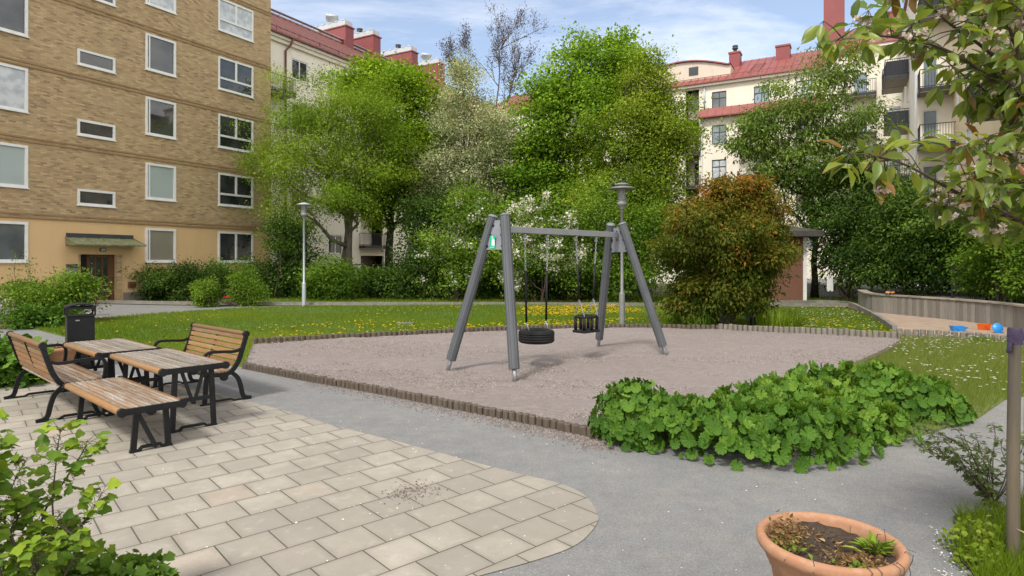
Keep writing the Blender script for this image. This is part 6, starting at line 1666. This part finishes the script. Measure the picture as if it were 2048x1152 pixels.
def inside(poly, X, Y):
    res = np.zeros(len(X), bool); n = len(poly); j = n - 1
    for i in range(n):
        xi, yi = poly[i]; xj, yj = poly[j]
        c = ((yi > Y) != (yj > Y)) & (X < (xj - xi) * (Y - yi) / (yj - yi + 1e-12) + xi); res ^= c; j = i
    return res
def scatter(poly, n, r, dens=None):
    P_ = np.array(poly); lo, hi = P_.min(0), P_.max(0); out = []
    tot = 0
    while tot < n:
        X = r.uniform(lo[0], hi[0], n); Y = r.uniform(lo[1], hi[1], n); k = inside(poly, X, Y)
        if dens is not None: k &= r.random(n) < dens(X, Y)
        out.append(np.stack([X[k], Y[k]], 1)); tot += k.sum()
    return np.concatenate(out)[:n]
def grass(name, poly, n, h, mat, seed, z=.02, w=.075, dens=None, tint0=.5, lean=.55):
    r = np.random.default_rng(seed); XY = scatter(poly, n, r, dens); P = np.column_stack([XY, np.full(n, z)])
    a = r.uniform(0, 6.28, n); q = lean * r.random(n)
    A = np.stack([np.cos(a) * q, np.sin(a) * q, np.ones(n)], 1); B = np.stack([np.cos(a + 1.2), np.sin(a + 1.2), np.full(n, .3)], 1)
    lf = Lumps(1.3, seed=seed); f3 = Lumps(.5, seed=seed + 3); c = .14 * lf(P) + .12 * f3(P)
    o = leaf_object(name, mat, None, P, A, B, h * r.uniform(.45, 1.15, n) * (1 + .18 * lf(P)), w, BLADE, tint0 + c + .16 * r.normal(size=n))
    return tag(o, kind='stuff')
near = lambda X, Y: np.clip((16.5 / np.maximum(Y, 5)) ** 1.4, .25, 1)
tag(grass('lawn_grass', lawn_poly, 150000, .085, ML_grass, 121, dens=near, w=.16), 'mown green lawn grass between the gravel and the kerb', 'grass')
tag(grass('kerbside_grass', strip_poly, 36000, .15, ML_grass, 122, .06, w=.12), 'longer grass behind the kerb, in front of the shrubs', 'grass')
near2 = lambda X, Y: np.clip(np.minimum((9 / np.maximum(Y, 3)), 1) * (1.15 - .9 * ((X < 2.3))), .1, 1)
tag(grass('border_grass', rough_poly, 42000, .17, ML_dry, 123, .02, .05, dens=lambda X, Y: np.where(Y > 7.5, 1.0, .45) * np.clip(.5 + (X - 3.5) * .2, .1, 1), tint0=.38, lean=.9), 'uneven yellowing grass between the round leaved plants and the sand', 'grass')
verge_poly = [(2.44, 2.9), (2.56, 3.25), (2.62, 3.45), (2.75, 3.7), (2.82, 3.95), (3.05, 4.18), (3.22, 4.5), (3.6, 4.6), (4.1, 4.88), (5.4, 4.9), (5.4, 2.5), (2.5, 2.5)]
tag(grass('verge_grass', verge_poly, 24000, .15, ML_grass, 124, .012, .045, dens=lambda X, Y: np.where(X < 3.25, 1.0, .35), tint0=.5, lean=.9), 'tufted grass on the verge around the wooden stake', 'grass')
low_mound('clover_plant', 'small bright leafy weed left of the wooden stake on the verge', 2.92, 3.95, [(0, 0, .18, .16), (.12, .1, .16, .2), (-.1, -.2, .15, .12)], 520, .03, ML_grass, lobed(3, .2, 2), 125, 1.0, .7)
x, y = 3.2, 3.45
root = thing('straw_tuft', 'pale dry straw leaves beside the foot of the wooden stake', 'plant', (x, y, .02)); mb = MB(); r = np.random.default_rng(126)
n = 26; a = r.uniform(0, 6.28, n)
leaf_object('blades', leaf_mat('straw', (.42, .34, .17), (.52, .43, .24), (.56, .50, .32), .2, .7), root, np.zeros((n, 3)) + r.normal(size=(n, 3)) * .02 * [1, 1, 0], np.stack([np.cos(a), np.sin(a), r.uniform(.15, .9, n)], 1), np.stack([np.cos(a) * -.5, np.sin(a) * -.5, np.ones(n)], 1), r.uniform(.18, .42, n), .06, OVATE, r.random(n))
# dandelions in the lawn, seed heads in the rough grass, fallen petals
r = np.random.default_rng(131)
f = Lumps(.9, seed=131); f2 = Lumps(2.2, seed=132)
def dd(X, Y):
    P_ = np.column_stack([X, Y, 0 * X]); base = np.where((X > -1.5) & (X < 4.8), 1.0, .16) * np.where(X < -7, .15, 1) * np.where(Y > 25.9, .45, 1)
    edge = np.where((Y < 15.6) & (X < 3), 2.2, 1.0)
    return np.clip(.25 * base * edge * np.clip(.6 + .9 * f(P_) + .6 * f2(P_), 0, 3), 0, 1)
def discs(name, poly, n, size, mat, seed, z0, z1, dens, label, petals=7):
    r = np.random.default_rng(seed); XY = scatter(poly, n, r, dens); P = np.column_stack([XY, r.uniform(z0, z1, n)]); P = np.repeat(P, petals, 0); m = len(P)
    a = np.tile(np.linspace(0, 6.28, petals, endpoint=False), n) + r.random(m) * .4
    o = leaf_object(name, mat, None, P, np.stack([np.cos(a), np.sin(a), r.uniform(.1, .7, m)], 1), np.tile([0, -.15, 1.0], (m, 1)), size * np.repeat(r.uniform(.7, 1.25, n), petals), .9, DIAMOND, r.random(m))
    return tag(o, label, 'flowers', kind='stuff')
discs('dandelions', lawn_poly, 2000, .032, ML_yellow, 133, .07, .13, dd, 'yellow dandelions scattered in the lawn, densest behind the swing')
discs('kerbside_dandelions', strip_poly, 420, .034, ML_yellow, 134, .12, .22, lambda X, Y: np.where((X > -2) & (X < 7), 1.0, .15), 'yellow dandelions in the grass behind the kerb')
discs('daisies', rough_poly, 430, .024, ML_whitefl, 135, .10, .22, lambda X, Y: np.where(Y > 7.8, 1.0, .1) * np.clip(.3 + .8 * f2(np.column_stack([X, Y, 0 * X])), .03, 1), 'white seed heads in the grass in front of the sand', 8)
discs('seed_heads', [G(1560, 660), G(1780, 668), G(1740, 640), G(1690, 620), G(1560, 618)], 260, .026, ML_whitefl, 136, .08, .16, None, 'white seed heads in the grass left of the sand', 8)
r = np.random.default_rng(137)
sel = []
ca, sa = math.cos(PAV_ANG), math.sin(PAV_ANG)
XY = scatter(pav, 500, r, lambda X, Y: np.clip((4.6 / np.maximum(Y, 2)) ** 2, .08, 1))
lx = XY[:, 0] * ca + XY[:, 1] * sa; ly = -XY[:, 0] * sa + XY[:, 1] * ca
row = np.round((ly - 2.92) / .348); ly = 2.92 + row * .348 + r.normal(size=len(ly)) * .006                # petals gather in the joints
mix_ = r.random(len(ly)) < .12; ly[mix_] += r.uniform(-.17, .17, mix_.sum())
XY = np.column_stack([lx * ca - ly * sa, lx * sa + ly * ca])
XY = XY[inside(pav, XY[:, 0], XY[:, 1])]
more = scatter([(2.3, 3.3), (2.55, 3.75), (2.9, 4.3), (3.15, 4.1), (2.85, 3.6), (2.7, 3.2)], 190, r)
asp = scatter([(-1, 4), (2.2, 2.8), (3.2, 4.8), (4.5, 5.6), (1.5, 5.2), (.6, 6.2), (-3, 9.5), (-4, 9.5)], 130, r)
P = np.column_stack([np.vstack([XY, more, asp]), np.concatenate([np.full(len(XY), .010), r.uniform(.02, .045, len(more)), np.full(len(asp), .006)])]); n = len(P)
a = r.uniform(0, 6.28, n)
tag(leaf_object('fallen_petals', ML_blossom, None, P, np.stack([np.cos(a), np.sin(a), r.uniform(0, .25, n)], 1), np.tile([0, 0, 1.0], (n, 1)) + r.normal(size=(n, 3)) * .2, r.uniform(.010, .021, n), .75, DIAMOND, r.random(n)),
    'fallen white petals lying in the paving joints and along the asphalt edge', 'petals', kind='stuff')
# grit swept onto the paving and crumbs along the log row
XY = np.column_stack([np.concatenate([r.normal(-.78, .16, 500)]), np.concatenate([r.normal(4.98, .07, 500)])])
XY = np.column_stack([-.78 + (r.normal(size=420) * .15) * .75 + r.normal(size=420) * .03, 4.98 + (XY[:420, 0] + .78) * .6 + r.normal(size=420) * .022])[:260]
fe = np.array([(p[0], p[1]) for p in front_edge]); k = (len(fe) * (1 - .75 * r.random(5200) ** 1.6)).astype(int).clip(0, len(fe) - 1); E2 = fe[k] + np.column_stack([r.normal(size=5200) * .12, -np.abs(r.normal(size=5200)) * .16 - .05])
P = np.vstack([np.column_stack([XY, np.full(len(XY), .009)]), np.column_stack([E2, np.full(len(E2), .004)])]); n = len(P)
M_grit = leaf_mat('grit', (.10, .085, .08), (.20, .165, .15), (.34, .29, .26), 0, .9)
PEB = (np.array([[-.5, -.4, 0], [.5, -.45, 0], [.45, .5, 0], [-.5, .4, 0], [-.25, -.2, .5], [.3, -.2, .45], [.2, .3, .5], [-.25, .2, .45]]), [(0, 1, 5, 4), (1, 2, 6, 5), (2, 3, 7, 6), (3, 0, 4, 7), (4, 5, 6, 7)])
a = r.uniform(0, 6.28, n)
tag(leaf_object('loose_grit', M_grit, None, P, np.stack([np.cos(a), np.sin(a), 0 * a], 1), np.tile([0, 0, 1.0], (n, 1)), r.uniform(.006, .016, n), .9, PEB, r.random(n)), 'loose grit swept onto the paving and below the brown log row', 'gravel', kind='stuff')
# gravel: stones lying on the raked surface
XY = scatter(grav_poly, 26000, r, lambda X, Y: np.clip((8.5 / np.maximum(Y, 4)) ** 2, .1, 1)); n = len(XY); a = r.uniform(0, 6.28, n)
tag(leaf_object('gravel_stones', M_grit2 if 'M_grit2' in globals() else leaf_mat('gravel_stone', (.15, .12, .108), (.235, .195, .178), (.36, .325, .305), 0, .9), None, np.column_stack([XY, np.full(n, .047)]), np.stack([np.cos(a), np.sin(a), 0 * a], 1), np.tile([0, 0, 1.0], (n, 1)) + r.normal(size=(n, 3)) * .2, r.uniform(.010, .024, n), .8, PEB, r.random(n)),
    'pinkish grey gravel stones of the playground', 'gravel', kind='stuff')

# ---- cherry tree: trunk just outside the frame, branches reach in over the verge
r = np.random.default_rng(141)
cx, cy = 3.62, 3.78
root = thing('cherry_tree', 'flowering cherry with large bronze-green leaves and pale pink blossom, hanging in close', 'tree', (cx, cy, 0)); o = np.array([cx, cy, 0]); mb = MB(); lv = []; lr = []; bl = []
crown_pt = np.array([3.5, 3.7, 1.95]) - o
mb.tube([(0, 0, -.1), (0.02, 0, .9), (-.03, -.02, 1.5), crown_pt], [.045, .038, .034, .03], 10)
br_ = [[None, (2060, 250, 3.35), (1990, 165, 3.15), (1880, 95, 3.0), (1760, 72, 2.85), (1665, 82, 2.72)],
       [None, (2075, 210, 3.3), (1985, 110, 3.15), (1890, 40, 3.0), (1820, -30, 2.9)],
       [None, (2065, 455, 3.4), (1975, 415, 3.25), (1895, 375, 3.05), (1800, 325, 2.85), (1700, 306, 2.72)],
       [None, (2080, 350, 3.3), (2000, 300, 3.15), (1940, 285, 3.0)],
       [None, (2090, 260, 3.25), (2045, 130, 3.05), (2010, 30, 2.95), (1990, -60, 2.9)],
       [None, (2100, 420, 3.2), (2050, 380, 3.05), (1985, 345, 2.95), (1930, 350, 2.9)],
       [None, (2080, 230, 3.5), (1985, 190, 3.3), (1900, 130, 3.2)],
       [None, (2110, 300, 3.1), (2060, 210, 2.95), (2035, 90, 2.85), (2060, -20, 2.8)],
       [None, (2100, 470, 3.2), (2040, 440, 3.1), (1960, 400, 3.0)],
       [None, (2090, 190, 3.4), (2010, 60, 3.3), (1950, -20, 3.2)]]
def cherry_leaf(p, dirv, f, side):
    L = r.uniform(.085, .135) * (1 - .12 * f)
    A = dirv * .35 + np.array([side[0], side[1], side[2]]) * .75; A[2] -= .22 + .3 * r.random()
    st = r.uniform(.012, .03); A = A / np.linalg.norm(A); e = p + A * st
    mb.tube([p, e], .0012, 4, caps=False)
    item = (e, A, r.normal(size=3) * .45 + [0, -.35, .85], L, .45 + .2 * r.normal() + .2 * f)
    (lr if r.random() < (.03 + .12 * (f > .85)) else lv).append(item)
for b_ in br_:
    pts = [crown_pt] + [np.array(P3(*q)) - o for q in b_[1:]]
    pts = [np.array(q) for q in smooth_line(pts, 6)]; k = len(pts)
    mb.tube(pts, [.016 * (1 - .86 * i / (k - 1)) for i in range(k)], 7)
    total = sum(np.linalg.norm(pts[i + 1] - pts[i]) for i in range(k - 1))
    def on(t):
        i = min(int(t * (k - 1)), k - 2); u_ = t * (k - 1) - i; return pts[i] + (pts[i + 1] - pts[i]) * u_, nrm((pts[i + 1] - pts[i])[None])[0]
    for j in range(int(total * 20)):
        t = .22 + .78 * (j + r.random()) / int(total * 20); p, dv = on(min(t, .995))
        if r.random() < .5:                                # short spur with a rosette of leaves and maybe flowers
            sp_ = nrm((r.normal(size=3) + [0, 0, .2])[None])[0] * r.uniform(.05, .17); q = p + sp_; mb.tube([p, p + sp_ * .5 + [0, 0, .01], q], [.0035, .0025, .002], 5)
            for z in range(r.integers(3, 7)): cherry_leaf(q, nrm(sp_[None])[0], t, nrm(r.normal(size=3)[None])[0])
            if r.random() < .30 and t < .93: bl.append(q)
        else: cherry_leaf(p, dv, t, nrm(r.normal(size=3)[None])[0])
    for z in range(5): cherry_leaf(pts[-1], nrm((pts[-1] - pts[-2])[None])[0] * 2, 1.0, nrm(r.normal(size=3)[None])[0])
put_leaves(root, lv, ML_cherry, OVATE, W=.50); put_leaves(root, lr, ML_cherryred, OVATE, 'bronze_leaves', .46)
Pp = []; Ap = []
for q in bl:
    for z in range(r.integers(4, 8)):
        e = q + np.array([r.normal() * .028, r.normal() * .028, -.03 - .035 * r.random()]); mb.tube([q, e], .0009, 3, caps=False)
        for w_ in range(11): Pp.append(e); Ap.append(r.normal(size=3) + [0, 0, -.5])
mb.build('branches', M_twig, root)
Pp = np.array(Pp); Ap = np.array(Ap)
leaf_object('blossom', ML_pink, root, Pp, Ap, r.normal(size=Pp.shape), r.uniform(.014, .024, len(Pp)), .8, DIAMOND, r.random(len(Pp)))
# ------------------------------------------------------------------ sky, sun, camera
w = bpy.data.worlds.new('World'); sc.world = w; w.use_nodes = True
nt = w.node_tree; nt.nodes.clear()
out = nt.nodes.new('ShaderNodeOutputWorld'); bg = nt.nodes.new('ShaderNodeBackground'); bg.inputs['Strength'].default_value = .108
SUN_EL, SUN_AZ = math.radians(52), math.atan2(-.50, -.86)
sky = nt.nodes.new('ShaderNodeTexSky'); sky.sky_type = 'NISHITA'; sky.sun_disc = False; sky.sun_elevation = SUN_EL; sky.sun_rotation = SUN_AZ
sky.altitude = 20; sky.air_density = 1.0; sky.dust_density = .3; sky.ozone_density = 1.5
tc = nt.nodes.new('ShaderNodeTexCoord'); sp = nt.nodes.new('ShaderNodeSeparateXYZ'); nt.links.new(tc.outputs['Generated'], sp.inputs[0])
zz = nt.nodes.new('ShaderNodeMath'); zz.operation = 'MAXIMUM'; zz.inputs[1].default_value = .06; nt.links.new(sp.outputs[2], zz.inputs[0])
zp = nt.nodes.new('ShaderNodeMath'); zp.operation = 'ADD'; zp.inputs[1].default_value = .12; nt.links.new(zz.outputs[0], zp.inputs[0])
dv = nt.nodes.new('ShaderNodeVectorMath'); dv.operation = 'DIVIDE'; nt.links.new(tc.outputs['Generated'], dv.inputs[0])
cb = nt.nodes.new('ShaderNodeCombineXYZ')
for i in range(3): nt.links.new(zp.outputs[0], cb.inputs[i])
nt.links.new(cb.outputs[0], dv.inputs[1])
mp = nt.nodes.new('ShaderNodeMapping'); mp.inputs['Scale'].default_value = (.55, 1.0, 1); mp.inputs['Location'].default_value = (3.1, 1.7, 0); nt.links.new(dv.outputs[0], mp.inputs[0])
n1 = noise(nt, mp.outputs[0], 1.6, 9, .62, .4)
# thin cloud: broken ahead, unseen closed cover added behind viewer for neutral fill light
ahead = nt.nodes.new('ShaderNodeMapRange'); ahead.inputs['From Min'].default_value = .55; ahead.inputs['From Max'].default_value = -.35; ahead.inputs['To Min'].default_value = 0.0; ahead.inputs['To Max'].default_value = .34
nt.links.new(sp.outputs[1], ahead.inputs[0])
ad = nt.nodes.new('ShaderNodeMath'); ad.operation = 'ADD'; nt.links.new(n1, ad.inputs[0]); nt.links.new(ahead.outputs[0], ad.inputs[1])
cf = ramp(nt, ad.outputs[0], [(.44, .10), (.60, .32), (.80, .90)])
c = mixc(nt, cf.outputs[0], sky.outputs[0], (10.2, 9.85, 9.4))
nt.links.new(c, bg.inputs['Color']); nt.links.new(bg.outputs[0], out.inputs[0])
sl = bpy.data.lights.new('sun', 'SUN'); sl.energy = 2.1; sl.angle = math.radians(10); sl.color = (1.0, .955, .88)
so = bpy.data.objects.new('sun', sl); link(so)
dirv = Vector((math.sin(SUN_AZ) * math.cos(SUN_EL), math.cos(SUN_AZ) * math.cos(SUN_EL), math.sin(SUN_EL)))
so.rotation_euler = dirv.to_track_quat('Z', 'Y').to_euler(); so.location = (-20, -15, 30)
cam = bpy.data.cameras.new('camera'); co = bpy.data.objects.new('camera', cam); link(co); sc.camera = co
co.location = (0, 0, H); co.rotation_euler = (PI / 2, 0, 0)
cam.sensor_width = 36; cam.lens = 36 * FPX / 2048; cam.shift_y = -(576 - HY) / 2048; cam.clip_end = 1000; cam.clip_start = .05
sc.view_settings.view_transform = 'Standard'; sc.view_settings.look = 'None'; sc.view_settings.exposure = 0.83; sc.view_settings.gamma = 1.0
sc.cycles.max_bounces = 8; sc.cycles.transparent_max_bounces = 8; sc.cycles.use_denoising = True
